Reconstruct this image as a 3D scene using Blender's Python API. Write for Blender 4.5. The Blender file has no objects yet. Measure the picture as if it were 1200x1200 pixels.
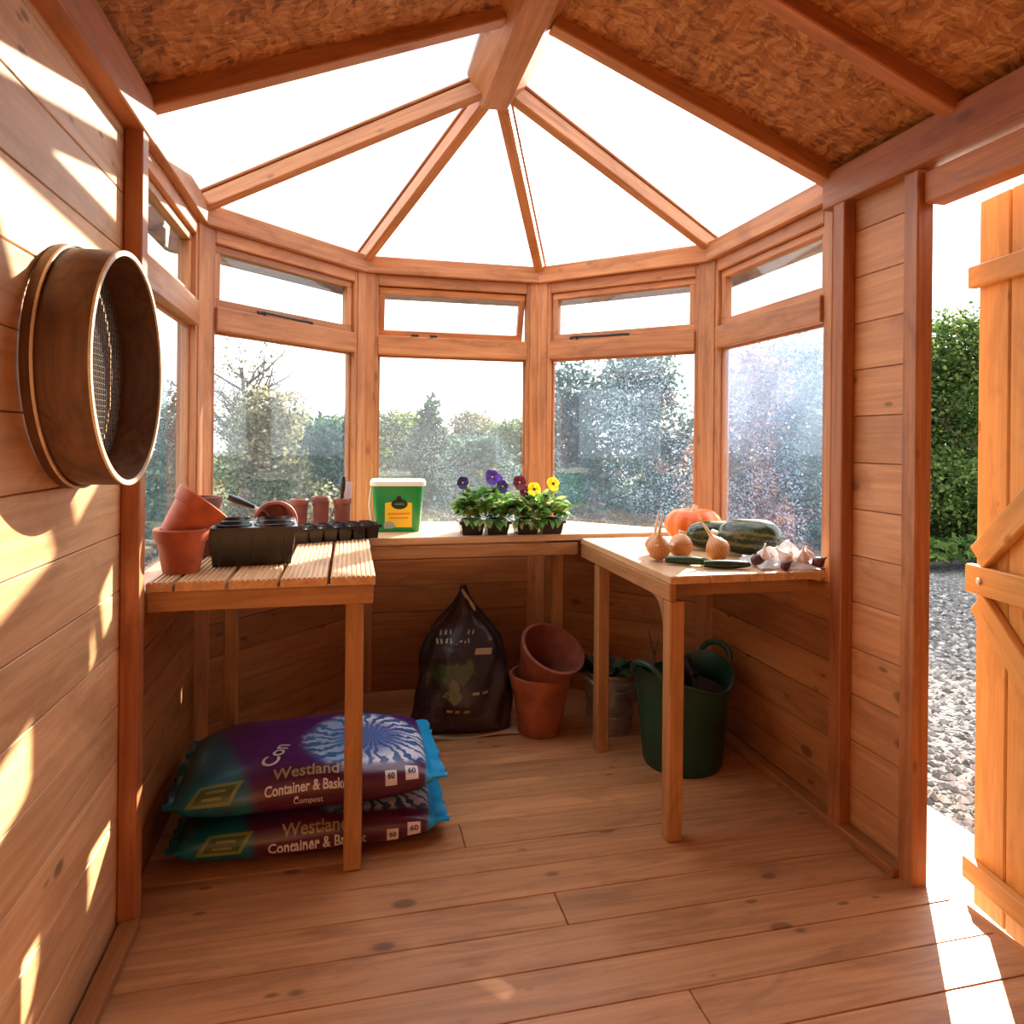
import bpy, bmesh, math, random
import numpy as np
from mathutils import Vector, Matrix, Euler, Quaternion

random.seed(7)
rng = np.random.default_rng(11)
SC = bpy.context.scene
COL = SC.collection
R = math.radians

# ------------------------------------------------------------------ camera
cam_d = bpy.data.cameras.new('camera')
cam = bpy.data.objects.new('camera', cam_d)
COL.objects.link(cam)
cam_d.sensor_width = 36.0
cam_d.lens = 815.8 / 1200 * 36.0
cam_d.shift_y = -84.3 / 1200
cam_d.clip_start = 0.02
cam_d.clip_end = 500
YAW, ROLL = 0.2293, 0.0100
cam.matrix_world = (Matrix.Translation((-0.4368, -2.4425, 1.0699)) @ Matrix.Rotation(-YAW, 4, 'Z')
                    @ Matrix.Rotation(R(90), 4, 'X') @ Matrix.Rotation(ROLL, 4, 'Z'))
SC.camera = cam

# ------------------------------------------------------------------ sky, sun, exposure
world = bpy.data.worlds.new('sky')
SC.world = world
world.use_nodes = True
wn = world.node_tree.nodes
bg = wn.get('Background') or wn.new('ShaderNodeBackground')
bg.inputs[0].default_value = (0.90, 0.95, 1.0, 1)
bg.inputs[1].default_value = 2.2
SUN_DIR = Vector((1.0, 1.25, 0.74)).normalized()
sun_d = bpy.data.lights.new('sun', 'SUN')
sun_d.energy = 18.0
sun_d.angle = R(0.6)
sun_d.color = (1.0, 0.86, 0.66)
sun = bpy.data.objects.new('sun', sun_d)
sun.rotation_euler = SUN_DIR.to_track_quat('Z', 'Y').to_euler()
sun.location = SUN_DIR * 30
COL.objects.link(sun)
vs = SC.view_settings
vs.view_transform = 'Standard'
vs.look = 'None'
vs.gamma = 1
vs.exposure = 0.62
vs.use_curve_mapping = False
SC.cycles.max_bounces = 10
SC.cycles.diffuse_bounces = 6
SC.cycles.transparent_max_bounces = 24

# ------------------------------------------------------------------ node helpers
def new_mat(name):
    m = bpy.data.materials.new(name)
    m.use_nodes = True
    nt = m.node_tree
    nt.nodes.clear()
    return m, nt

class G:
    """short hand for building node trees"""
    def __init__(self, nt):
        self.nt = nt
    def n(self, t, **kw):
        nd = self.nt.nodes.new(t)
        for k, v in kw.items():
            setattr(nd, k, v)
        return nd
    def put(self, sock, v):
        if hasattr(v, 'is_output') or isinstance(v, bpy.types.NodeSocket):
            self.nt.links.new(v, sock)
        elif v is not None:
            if sock.type == 'RGBA' and isinstance(v, tuple) and len(v) == 3:
                v = v + (1,)
            sock.default_value = v
    def math(self, op, a, b=None, c=None, clamp=False):
        nd = self.n('ShaderNodeMath', operation=op)
        nd.use_clamp = clamp
        self.put(nd.inputs[0], a)
        if b is not None: self.put(nd.inputs[1], b)
        if c is not None: self.put(nd.inputs[2], c)
        return nd.outputs[0]
    def vmath(self, op, a, b=None):
        nd = self.n('ShaderNodeVectorMath', operation=op)
        self.put(nd.inputs[0], a)
        if b is not None: self.put(nd.inputs[1], b)
        return nd.outputs[0]
    def mix(self, f, a, b, blend='MIX'):
        nd = self.n('ShaderNodeMix', data_type='RGBA', blend_type=blend)
        self.put(nd.inputs[0], f); self.put(nd.inputs[6], a); self.put(nd.inputs[7], b)
        return nd.outputs[2]
    def ramp(self, v, stops, interp='LINEAR'):
        nd = self.n('ShaderNodeValToRGB')
        cr = nd.color_ramp
        cr.interpolation = interp
        while len(cr.elements) > 1: cr.elements.remove(cr.elements[-1])
        for i, (p, c) in enumerate(stops):
            e = cr.elements[0] if i == 0 else cr.elements.new(p)
            e.position = p
            e.color = (c, c, c, 1) if isinstance(c, (int, float)) else tuple(c) + (1,)
        self.put(nd.inputs[0], v)
        return nd.outputs[0]
    def noise(self, vec, scale, detail=4, rough=0.55, dist=0.0, out=0):
        nd = self.n('ShaderNodeTexNoise')
        self.put(nd.inputs['Vector'], vec)
        nd.inputs['Scale'].default_value = scale
        nd.inputs['Detail'].default_value = detail
        nd.inputs['Roughness'].default_value = rough
        nd.inputs['Distortion'].default_value = dist
        return nd.outputs[out]
    def voro(self, vec, scale, out='Distance', feature='F1', rand=1.0):
        nd = self.n('ShaderNodeTexVoronoi', feature=feature)
        self.put(nd.inputs['Vector'], vec)
        nd.inputs['Scale'].default_value = scale
        nd.inputs['Randomness'].default_value = rand
        return nd.outputs[out]
    def sstep(self, v, a, b, lo=0.0, hi=1.0):
        nd = self.n('ShaderNodeMapRange', interpolation_type='SMOOTHSTEP')
        self.put(nd.inputs[0], v)
        for i, x in enumerate((a, b, lo, hi)): nd.inputs[i + 1].default_value = x
        return nd.outputs[0]
    def scale(self, vec, s):
        return self.vmath('MULTIPLY', vec, s)
    def bump(self, h, strength=0.3, dist=0.01):
        nd = self.n('ShaderNodeBump')
        nd.inputs['Strength'].default_value = strength
        nd.inputs['Distance'].default_value = dist
        self.put(nd.inputs['Height'], h)
        return nd.outputs[0]
    def bsdf(self, color, rough=0.5, bump=None, spec=0.5, metal=0.0, **kw):
        nd = self.n('ShaderNodeBsdfPrincipled')
        self.put(nd.inputs['Base Color'], color)
        self.put(nd.inputs['Roughness'], rough)
        self.put(nd.inputs['Metallic'], metal)
        nd.inputs['Specular IOR Level'].default_value = spec
        if bump is not None: self.put(nd.inputs['Normal'], bump)
        for k, v in kw.items(): self.put(nd.inputs[k], v)
        return nd.outputs[0]
    def out(self, sh):
        o = self.n('ShaderNodeOutputMaterial')
        self.nt.links.new(sh, o.inputs[0])
    def objco(self, spread=8.0):
        tc = self.n('ShaderNodeTexCoord').outputs['Object']
        oi = self.n('ShaderNodeObjectInfo').outputs['Random']
        off = self.math('MULTIPLY', oi, spread)
        return self.vmath('ADD', tc, self.n_comb(off)), oi
    def n_comb(self, s):
        nd = self.n('ShaderNodeCombineXYZ')
        for i in range(3): self.put(nd.inputs[i], s)
        return nd.outputs[0]

def wood(name, dark, light, rough=0.5, knots=0.8, vary=0.28, spec=0.4, coarse=1.0, bump=0.25):
    m, nt = new_mat(name); g = G(nt)
    co, rnd = g.objco(9.0)
    st = g.scale(co, (1.1, 16.0 * coarse, 16.0 * coarse))
    n1 = g.noise(st, 1.6, 5, 0.6, 1.6)
    st2 = g.scale(co, (3.0, 120.0, 120.0))
    n2 = g.noise(st2, 1.0, 2, 0.5)
    f = g.math('ADD', g.math('MULTIPLY', n1, 0.75), g.math('MULTIPLY', n2, 0.25))
    base = g.ramp(f, [(0.30, dark), (0.50, tuple((a * .45 + b * .55) for a, b in zip(dark, light))), (0.66, light)])
    wob = g.noise(co, 5.0, 2)
    kc = g.scale(co, (5.0, 9.0, 9.0))
    v = g.voro(kc, 1.0)
    pick = g.n('ShaderNodeSeparateColor'); g.put(pick.inputs[0], g.voro(kc, 1.0, 'Color'))
    size = g.math('MULTIPLY', g.sstep(pick.outputs[0], 0.50, 1.0), 0.12)
    dd = g.math('SUBTRACT', v, size)
    km = g.math('MULTIPLY', g.sstep(dd, 0.06, -0.02), knots, clamp=True)
    halo = g.math('MULTIPLY', g.sstep(dd, 0.28, 0.0), g.math('MULTIPLY', g.sstep(pick.outputs[0], 0.55, 0.6), 0.35 * knots))
    kd = tuple(c * 0.28 for c in dark)
    c1 = g.mix(halo, base, dark)
    c2 = g.mix(km, c1, kd)
    blot = g.noise(g.scale(co, (2.2, 6.0, 6.0)), 1.6, 4, 0.65, 0.8)
    c2 = g.mix(g.math('MULTIPLY', g.sstep(blot, 0.48, 0.72), 0.55), c2, tuple(c * 0.72 for c in dark))
    sv = g.n('ShaderNodeSeparateColor'); kc2 = g.scale(co, (9.0, 22.0, 22.0)); g.put(sv.inputs[0], g.voro(kc2, 1.0, 'Color'))
    spk = g.math('MULTIPLY', g.sstep(g.voro(kc2, 1.0), 0.20, 0.08), g.sstep(sv.outputs[1], 0.80, 0.86))
    c2 = g.mix(g.math('MULTIPLY', spk, knots), c2, kd)
    val = g.math('ADD', g.math('MULTIPLY', rnd, vary), 1.0 - vary / 2)
    hsv = g.n('ShaderNodeHueSaturation')
    g.put(hsv.inputs['Color'], c2); g.put(hsv.inputs['Value'], val)
    bp = g.bump(f, bump, 0.004)
    g.out(g.bsdf(hsv.outputs[0], g.math('ADD', g.math('MULTIPLY', n2, 0.25), rough - 0.12), bp, spec))
    return m

def plain(name, color, rough=0.5, vary=0.0, noise=0.0, nscale=30, metal=0.0, spec=0.5, bump=0.0, trans=0.0):
    m, nt = new_mat(name); g = G(nt)
    co, rnd = g.objco(5.0)
    c = color
    if noise or bump:
        nz = g.noise(co, nscale, 4)
    if noise:
        c = g.mix(g.sstep(nz, 0.3, 0.7), tuple(x * (1 - noise) for x in color), tuple(min(1, x * (1 + noise)) for x in color))
    if vary:
        h = g.n('ShaderNodeHueSaturation')
        g.put(h.inputs['Color'], c)
        g.put(h.inputs['Value'], g.math('ADD', g.math('MULTIPLY', rnd, vary), 1 - vary / 2))
        c = h.outputs[0]
    sh = g.bsdf(c, rough, g.bump(nz, bump, 0.003) if bump else None, spec, metal)
    if trans:
        t = g.n('ShaderNodeBsdfTranslucent'); g.put(t.inputs[0], c)
        mx = g.n('ShaderNodeMixShader'); mx.inputs[0].default_value = trans
        nt.links.new(sh, mx.inputs[1]); nt.links.new(t.outputs[0], mx.inputs[2])
        sh = mx.outputs[0]
    g.out(sh)
    return m

def glass_mat(name, wet=0.0, tint=(0.97, 0.985, 0.98), haze=0.0, hue=(0.72, 0.80, 0.95), top=0.0):
    """thin pane: see-through with a weak mirror; wet panes carry droplets that scatter light"""
    m, nt = new_mat(name); g = G(nt)
    tr = g.n('ShaderNodeBsdfTransparent'); g.put(tr.inputs[0], tint)
    gl = g.n('ShaderNodeBsdfGlossy'); gl.inputs['Roughness'].default_value = 0.02
    geo = g.n('ShaderNodeNewGeometry')
    dp = g.n('ShaderNodeVectorMath', operation='DOT_PRODUCT')
    g.put(dp.inputs[0], geo.outputs['Incoming']); g.put(dp.inputs[1], geo.outputs['Normal'])
    cs = g.math('SUBTRACT', 1.0, g.math('ABSOLUTE', dp.outputs['Value']))
    fr = g.math('ADD', 0.03, g.math('MULTIPLY', g.math('POWER', cs, 5.0), 0.6))
    mx = g.n('ShaderNodeMixShader')
    nt.links.new(fr, mx.inputs[0]); nt.links.new(tr.outputs[0], mx.inputs[1]); nt.links.new(gl.outputs[0], mx.inputs[2])
    sh = mx.outputs[0]
    if wet or haze:
        co, rnd = g.objco(3.0)
        d1 = g.sstep(g.voro(co, 120.0), 0.42, 0.22)
        d2 = g.sstep(g.voro(co, 60.0), 0.30, 0.18)
        area = g.sstep(g.noise(co, 5.0, 3), 0.36, 0.62)
        drops = g.math('MULTIPLY', g.math('MAXIMUM', d1, d2), area)
        fac = g.math('ADD', g.math('MULTIPLY', drops, wet), haze, clamp=True)
        if top:     # translucent share rises towards the top of the pane
            sz = g.n('ShaderNodeSeparateXYZ'); g.put(sz.inputs[0], g.n('ShaderNodeTexCoord').outputs['Object'])
            fac = g.math('ADD', fac, g.math('MULTIPLY', g.sstep(sz.outputs[2], -0.20, 0.36), top), clamp=True)
        tl = g.n('ShaderNodeBsdfTranslucent'); g.put(tl.inputs[0], hue)
        m2 = g.n('ShaderNodeMixShader')
        g.put(m2.inputs[0], fac)
        nt.links.new(sh, m2.inputs[1]); nt.links.new(tl.outputs[0], m2.inputs[2])
        sh = m2.outputs[0]
    g.out(sh)
    return m

M = {}
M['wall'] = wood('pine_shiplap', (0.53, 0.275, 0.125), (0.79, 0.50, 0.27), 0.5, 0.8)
M['lower'] = wood('pine_shiplap_amber_shaded', (0.27, 0.095, 0.028), (0.43, 0.185, 0.064), 0.5, 0.7)  # amber pine, darkened further to put under-bench shade into the colour
M['panel'] = wood('pine_panel', (0.44, 0.19, 0.078), (0.66, 0.34, 0.16), 0.5, 0.7)
M['frame'] = wood('orange_stained_timber', (0.31, 0.108, 0.040), (0.56, 0.245, 0.100), 0.45, 0.45)
M['beam'] = wood('red_stained_timber', (0.29, 0.092, 0.034), (0.48, 0.185, 0.072), 0.5, 0.5)
M['floor'] = wood('floor_pine', (0.31, 0.132, 0.050), (0.57, 0.285, 0.125), 0.42, 0.7, 0.25, 0.5)
M['bench'] = wood('bench_pine', (0.50, 0.27, 0.12), (0.74, 0.47, 0.25), 0.55, 0.5, 0.12)
M['benchleg'] = wood('bench_leg_pine', (0.30, 0.135, 0.048), (0.50, 0.25, 0.10), 0.5, 0.4)
M['door'] = wood('door_pine', (0.60, 0.29, 0.080), (0.78, 0.44, 0.14), 0.45, 0.6, 0.15)
M['riddle'] = wood('bent_beech', (0.055, 0.022, 0.010), (0.16, 0.068, 0.027), 0.5, 0.9)

def osb():
    m, nt = new_mat('strand_board'); g = G(nt)
    co, rnd = g.objco(4.0)
    w = g.noise(co, 9.0, 3, out=1)
    co2 = g.vmath('ADD', co, g.scale(w, (0.10, 0.10, 0.10)))
    sep = g.n('ShaderNodeSeparateColor'); g.put(sep.inputs[0], g.voro(g.scale(co2, (1.0, 3.4, 1.0)), 21.0, 'Color'))
    sep2 = g.n('ShaderNodeSeparateColor'); g.put(sep2.inputs[0], g.voro(g.scale(co2, (3.2, 1.0, 1.0)), 33.0, 'Color'))
    n = g.noise(g.scale(co2, (1.0, 2.0, 1.0)), 55.0, 5, 0.75, 1.5)
    big = g.noise(co, 2.2, 2)
    f = g.math('ADD', g.math('MULTIPLY', sep.outputs[0], 0.20), g.math('ADD', g.math('MULTIPLY', sep2.outputs[1], 0.20), g.math('ADD', g.math('MULTIPLY', n, 0.42), g.math('MULTIPLY', big, 0.18))))
    c = g.ramp(f, [(0.28, (0.13, 0.040, 0.012)), (0.44, (0.33, 0.115, 0.032)), (0.56, (0.43, 0.17, 0.050)), (0.72, (0.60, 0.30, 0.105))])
    g.out(g.bsdf(c, 0.6, g.bump(f, 0.4, 0.004), 0.3))
    return m
M['osb'] = osb()
M['glass'] = glass_mat('window_glass', wet=0.05, haze=0.022)  # pane haze stands in for bright hazy air over the trees
M['glass_clear'] = glass_mat('upper_glass', wet=0.012, haze=0.004)
M['glass_wet'] = glass_mat('wet_window_glass', wet=0.075, haze=0.012, hue=(0.50, 0.68, 1.0))
M['glass_fog'] = glass_mat('fogged_window_glass', wet=0.11, haze=0.012, hue=(0.48, 0.64, 1.0), top=0.085)
M['roofglass'] = glass_mat('roof_sheet', tint=(0.94, 0.95, 0.95), haze=0.17)
M['black_metal'] = plain('black_metal', (0.012, 0.012, 0.014), 0.4)
M['black_plastic'] = plain('black_plastic', (0.012, 0.012, 0.015), 0.28, spec=0.6)
M['terracotta'] = plain('terracotta', (0.46, 0.105, 0.040), 0.6, 0.15, 0.22, 18, bump=0.15)
M['terracotta_aged'] = plain('aged_terracotta', (0.31, 0.085, 0.036), 0.6, 0, 0.3, 14, bump=0.2)
M['terracotta_pink'] = plain('pink_terracotta', (0.46, 0.15, 0.125), 0.55, 0, 0.2, 20)
M['terracotta_dark'] = plain('brown_terracotta', (0.20, 0.052, 0.030), 0.6, 0.2, 0.2, 20)
M['soil'] = plain('dark_soil', (0.02, 0.012, 0.008), 0.9, 0, 0.5, 60, bump=0.6)
M['green_tub'] = plain('green_tub_plastic', (0.008, 0.27, 0.065), 0.3)
M['cream'] = plain('cream_plastic', (0.82, 0.84, 0.70), 0.4)
M['yellow'] = plain('yellow_print', (0.85, 0.55, 0.02), 0.45)
M['orange_print'] = plain('orange_print', (0.75, 0.22, 0.02), 0.45)
M['black_print'] = plain('black_print', (0.01, 0.012, 0.01), 0.4)
M['grey_print'] = plain('grey_print', (0.35, 0.38, 0.30), 0.5)
M['white_print'] = plain('white_print', (0.66, 0.58, 0.62), 0.5)
M['gold_print'] = plain('gold_print', (0.30, 0.20, 0.09), 0.4)
M['trug'] = plain('green_rubber', (0.004, 0.042, 0.026), 0.42, noise=0.25, nscale=9)
M['zinc'] = plain('zinc', (0.36, 0.37, 0.38), 0.38, noise=0.3, nscale=22, metal=0.75)
M['leaf_a'] = plain('pansy_leaf', (0.10, 0.26, 0.035), 0.45, 0.5, trans=0.35)
M['leaf_dark'] = plain('dark_leaf', (0.02, 0.06, 0.016), 0.5, 0.5, trans=0.2)
M['petal_purple'] = plain('purple_petal', (0.075, 0.024, 0.30), 0.55, 0.4, trans=0.25)
M['petal_navy'] = plain('dark_violet_petal', (0.022, 0.010, 0.10), 0.55, 0.3, trans=0.2)
M['petal_maroon'] = plain('maroon_petal', (0.10, 0.006, 0.028), 0.55, 0.3, trans=0.2)
M['petal_yellow'] = plain('yellow_petal', (0.92, 0.66, 0.015), 0.55, 0.15, trans=0.3)
M['paper'] = plain('crumpled_paper', (0.86, 0.86, 0.88), 0.7, noise=0.08, nscale=20, bump=0.3)
M['garlic'] = plain('garlic_skin', (0.82, 0.72, 0.70), 0.55, 0.15, 0.12, 30)
M['shallot'] = plain('purple_shallot', (0.10, 0.022, 0.030), 0.4, 0.4, 0.3, 30)
M['dark_green_veg'] = plain('dark_green_skin', (0.014, 0.050, 0.018), 0.3, 0.4, 0.4, 40)
M['seam'] = plain('pale_bag_seam', (0.42, 0.34, 0.24), 0.5)
M['tool_metal'] = plain('tool_metal', (0.5, 0.5, 0.5), 0.3, metal=1.0)
M['concrete'] = plain('pale_concrete', (0.66, 0.63, 0.58), 0.85, noise=0.15, nscale=18, bump=0.2)
M['bark'] = plain('tree_bark', (0.10, 0.075, 0.055), 0.9, 0.2, 0.4, 8)
M['stone'] = plain('gravel_stone', (0.42, 0.40, 0.39), 0.85, 0.5, 0.3, 3)

def onion_mat():
    m, nt = new_mat('onion_skin'); g = G(nt)
    co, rnd = g.objco(3)
    tc = g.n('ShaderNodeTexCoord').outputs['Object']
    s = g.n('ShaderNodeSeparateXYZ'); g.put(s.inputs[0], tc)
    ang = g.math('ARCTAN2', s.outputs[1], s.outputs[0])
    nz = g.noise(co, 25, 3)
    st = g.math('SINE', g.math('ADD', g.math('MULTIPLY', ang, 22.0), g.math('MULTIPLY', nz, 6.0)))
    c = g.mix(g.math('MULTIPLY', g.math('ADD', st, 1.0), 0.3), (0.66, 0.30, 0.10), (0.40, 0.14, 0.045))
    g.out(g.bsdf(c, 0.38))
    return m
M['onion'] = onion_mat()
M['onion_neck'] = plain('dry_onion_neck', (0.72, 0.52, 0.28), 0.6, 0.2, 0.2, 40)

def pumpkin_mat():
    m, nt = new_mat('pumpkin_skin'); g = G(nt)
    co, rnd = g.objco(1)
    nz = g.noise(co, 14, 4)
    c = g.ramp(nz, [(0.3, (0.74, 0.085, 0.010)), (0.6, (0.84, 0.20, 0.022)), (0.8, (0.85, 0.36, 0.09))])
    g.out(g.bsdf(c, 0.4))
    return m
M['pumpkin'] = pumpkin_mat()

def marrow_mat():
    m, nt = new_mat('marrow_skin'); g = G(nt)
    tc = g.n('ShaderNodeTexCoord').outputs['Object']
    s = g.n('ShaderNodeSeparateXYZ'); g.put(s.inputs[0], tc)
    ang = g.math('ARCTAN2', s.outputs[2], s.outputs[1])
    nz = g.noise(g.scale(tc, (30, 60, 60)), 1.0, 4)
    st = g.math('SINE', g.math('ADD', g.math('MULTIPLY', ang, 9.0), g.math('MULTIPLY', nz, 3.0)))
    f = g.sstep(st, 0.35, 0.95)
    c = g.mix(g.math('MULTIPLY', f, 0.6), (0.016, 0.032, 0.014), (0.20, 0.20, 0.06))
    sp = g.sstep(g.voro(tc, 90.0), 0.30, 0.15)
    c = g.mix(g.math('MULTIPLY', sp, 0.35), c, (0.25, 0.28, 0.12))
    g.out(g.bsdf(c, 0.22, spec=0.6))
    return m
M['marrow'] = marrow_mat()

def foliage_mat(name, a, b, c):
    m, nt = new_mat(name); g = G(nt)
    geo = g.n('ShaderNodeNewGeometry')
    rnd = geo.outputs['Random Per Island']
    tc = g.n('ShaderNodeTexCoord').outputs['Object']
    nz = g.noise(tc, 1.8, 3)
    f = g.math('ADD', g.math('MULTIPLY', rnd, 0.6), g.math('MULTIPLY', nz, 0.5))
    col = g.ramp(f, [(0.2, a), (0.55, b), (0.85, c)])
    d = g.n('ShaderNodeBsdfDiffuse'); g.put(d.inputs[0], col)
    t = g.n('ShaderNodeBsdfTranslucent'); g.put(t.inputs[0], col)
    mx = g.n('ShaderNodeMixShader'); mx.inputs[0].default_value = 0.4
    nt.links.new(d.outputs[0], mx.inputs[1]); nt.links.new(t.outputs[0], mx.inputs[2])
    g.out(mx.outputs[0])
    return m
M['fol_green'] = foliage_mat('green_foliage', (0.020, 0.045, 0.014), (0.075, 0.13, 0.035), (0.22, 0.27, 0.075))
M['fol_olive'] = foliage_mat('olive_foliage', (0.06, 0.062, 0.038), (0.19, 0.175, 0.10), (0.40, 0.37, 0.24))
M['fol_blue'] = foliage_mat('blue_green_foliage', (0.012, 0.040, 0.038), (0.05, 0.095, 0.085), (0.15, 0.22, 0.19))
M['fol_conifer'] = foliage_mat('conifer_foliage', (0.03, 0.055, 0.042), (0.07, 0.11, 0.085), (0.12, 0.17, 0.13))  # lightened and greyed: distance haze put into the foliage colour
M['fol_red'] = foliage_mat('russet_foliage', (0.09, 0.035, 0.03), (0.20, 0.10, 0.075), (0.34, 0.22, 0.16))

def ground_mat(name, a, b, c, sc):
    m, nt = new_mat(name); g = G(nt)
    tc = g.n('ShaderNodeTexCoord').outputs['Object']
    v = g.n('ShaderNodeSeparateColor'); g.put(v.inputs[0], g.voro(tc, sc, 'Color'))
    d = g.voro(tc, sc)
    n = g.noise(tc, 1.5, 4)
    f = g.math('ADD', g.math('MULTIPLY', v.outputs[0], 0.7), g.math('MULTIPLY', n, 0.3))
    col = g.ramp(f, [(0.1, a), (0.5, b), (0.9, c)])
    col = g.mix(g.math('MULTIPLY', g.sstep(d, 0.35, 0.75), 0.7), col, tuple(x * 0.3 for x in a))
    g.out(g.bsdf(col, 0.9, g.bump(g.math('SUBTRACT', 1.0, d), 0.8, 0.02), 0.2))
    return m
M['gravel'] = ground_mat('gravel_bed', (0.09, 0.087, 0.084), (0.18, 0.175, 0.17), (0.33, 0.315, 0.30), 42.0)
M['turf'] = ground_mat('garden_turf', (0.030, 0.050, 0.014), (0.06, 0.10, 0.025), (0.11, 0.14, 0.045), 22.0)

# ------------------------------------------------------------------ object helpers
def link(o, parent=None):
    COL.objects.link(o)
    if parent is not None:
        o.parent = parent
    return o

def empty(name, loc=(0, 0, 0), rz=0.0):
    o = bpy.data.objects.new(name, None)
    o.empty_display_size = 0.05
    o.location = loc
    o.rotation_euler = (0, 0, rz)
    COL.objects.link(o)
    return o

def thing(name, label, cat, loc=(0, 0, 0), rz=0.0, group=None):
    return tag(empty(name, loc, rz), label, cat, group)

def tag(o, label, cat, group=None):
    o['label'] = label; o['category'] = cat
    if group: o['group'] = group
    return o

def struct(name, label=None, cat=None, loc=(0, 0, 0)):
    o = empty(name, loc)
    o['kind'] = 'structure'
    if label: o['label'] = label
    if cat: o['category'] = cat
    return o

def mesh_of(name, bm, mat, smooth=False):
    me = bpy.data.meshes.new(name)
    bm.normal_update()
    bm.to_mesh(me); bm.free()
    me.materials.append(M[mat] if isinstance(mat, str) else mat)
    if smooth:
        me.polygons.foreach_set('use_smooth', [True] * len(me.polygons))
        try: me.set_sharp_from_angle(angle=R(40))
        except Exception: pass
    return me

def obj(name, bm, mat, parent=None, loc=(0, 0, 0), rot=(0, 0, 0), smooth=False):
    o = bpy.data.objects.new(name, mesh_of(name, bm, mat, smooth))
    o.location = loc; o.rotation_euler = rot
    return link(o, parent)

def inst(name, me, parent=None, mat4=None, loc=None, rot=None, scale=None):
    o = bpy.data.objects.new(name, me)
    link(o, parent)
    if mat4 is not None: o.matrix_local = mat4
    if loc is not None: o.location = loc
    if rot is not None: o.rotation_euler = rot
    if scale is not None: o.scale = scale
    return o

def bbox(bm, cx, cy, cz, sx, sy, sz, bev=0.0):
    r = bmesh.ops.create_cube(bm, size=1.0)
    vs_ = r['verts']
    for v in vs_:
        v.co = Vector((cx + v.co.x * sx, cy + v.co.y * sy, cz + v.co.z * sz))
    if bev:
        es = list({e for v in vs_ for e in v.link_edges})
        bmesh.ops.bevel(bm, geom=es, offset=bev, segments=1, affect='EDGES', profile=0.5)

_tcache = {}
def timber_mesh(name, L, w, h, mat, bev=0.003):
    key = (name, round(L, 3), round(w, 4), round(h, 4), mat, bev)
    if key not in _tcache:
        bm = bmesh.new()
        bbox(bm, 0, 0, 0, L, w, h, bev)
        _tcache[key] = mesh_of(name, bm, mat)
    return _tcache[key]

def frame_mat(p0, p1, up):
    p0 = Vector(p0); p1 = Vector(p1)
    x = (p1 - p0).normalized()
    z = Vector(up); z = (z - x * z.dot(x)).normalized()
    y = z.cross(x)
    mt = Matrix((x, y, z)).transposed().to_4x4()
    mt.translation = (p0 + p1) / 2
    return mt

def timber(name, parent, p0, p1, w, h, mat, up=(0, 0, 1), bev=0.003):
    """a length of sawn timber from p0 to p1, w wide across, h along up; local X runs along the grain"""
    L = (Vector(p1) - Vector(p0)).length
    return inst(name, timber_mesh(name, L, w, h, mat, bev), parent, frame_mat(p0, p1, up))

def prism(bm, pts, z0, z1):
    """vertical prism of a plan polygon"""
    a = [bm.verts.new((x, y, z0)) for x, y in pts]
    b = [bm.verts.new((x, y, z1)) for x, y in pts]
    n = len(pts)
    bm.faces.new(list(reversed(a))); bm.faces.new(b)
    for i in range(n):
        bm.faces.new((a[i], a[(i + 1) % n], b[(i + 1) % n], b[i]))

def lathe(bm, prof, seg=32, close_ends=True):
    """prof: list of (r, z) from bottom to top, revolved about Z"""
    rings = []
    for r, z in prof:
        if r < 1e-6:
            rings.append([bm.verts.new((0, 0, z))])
        else:
            rings.append([bm.verts.new((r * math.cos(2 * math.pi * i / seg), r * math.sin(2 * math.pi * i / seg), z)) for i in range(seg)])
    for A, B in zip(rings, rings[1:]):
        for i in range(seg):
            j = (i + 1) % seg
            if len(A) == 1 and len(B) == 1: continue
            if len(A) == 1: bm.faces.new((A[0], B[j], B[i]))
            elif len(B) == 1: bm.faces.new((A[i], A[j], B[0]))
            else: bm.faces.new((A[i], A[j], B[j], B[i]))
    bmesh.ops.recalc_face_normals(bm, faces=bm.faces)

def tube(bm, pts, rad, seg=8, cap=True):
    pts = [Vector(p) for p in pts]
    n = len(pts)
    rads = rad if isinstance(rad, (list, tuple)) else [rad] * n
    rings = []
    ref = Vector((0.13, 0.21, 0.97))
    for i, p in enumerate(pts):
        t = (pts[min(i + 1, n - 1)] - pts[max(i - 1, 0)]).normalized()
        u = ref - t * ref.dot(t)
        if u.length < 1e-3: u = Vector((1, 0, 0)) - t * t.x
        u.normalize(); v = t.cross(u)
        rings.append([bm.verts.new(p + (u * math.cos(2 * math.pi * k / seg) + v * math.sin(2 * math.pi * k / seg)) * rads[i]) for k in range(seg)])
    for A, B in zip(rings, rings[1:]):
        for k in range(seg):
            bm.faces.new((A[k], A[(k + 1) % seg], B[(k + 1) % seg], B[k]))
    if cap:
        bm.faces.new(list(reversed(rings[0]))); bm.faces.new(rings[-1])

def text_mesh(body, size, depth=0.0, align='CENTER', bold=0.0):
    cu = bpy.data.curves.new('lettering', 'FONT')
    cu.body = body; cu.size = size; cu.align_x = align; cu.align_y = 'CENTER'
    cu.extrude = depth; cu.offset = bold; cu.resolution_u = 3
    o = bpy.data.objects.new('lettering', cu)
    COL.objects.link(o)
    dg = bpy.context.evaluated_depsgraph_get()
    dg.update()
    me = bpy.data.meshes.new_from_object(o.evaluated_get(dg))
    bpy.data.objects.remove(o); bpy.data.curves.remove(cu)
    return me

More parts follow.
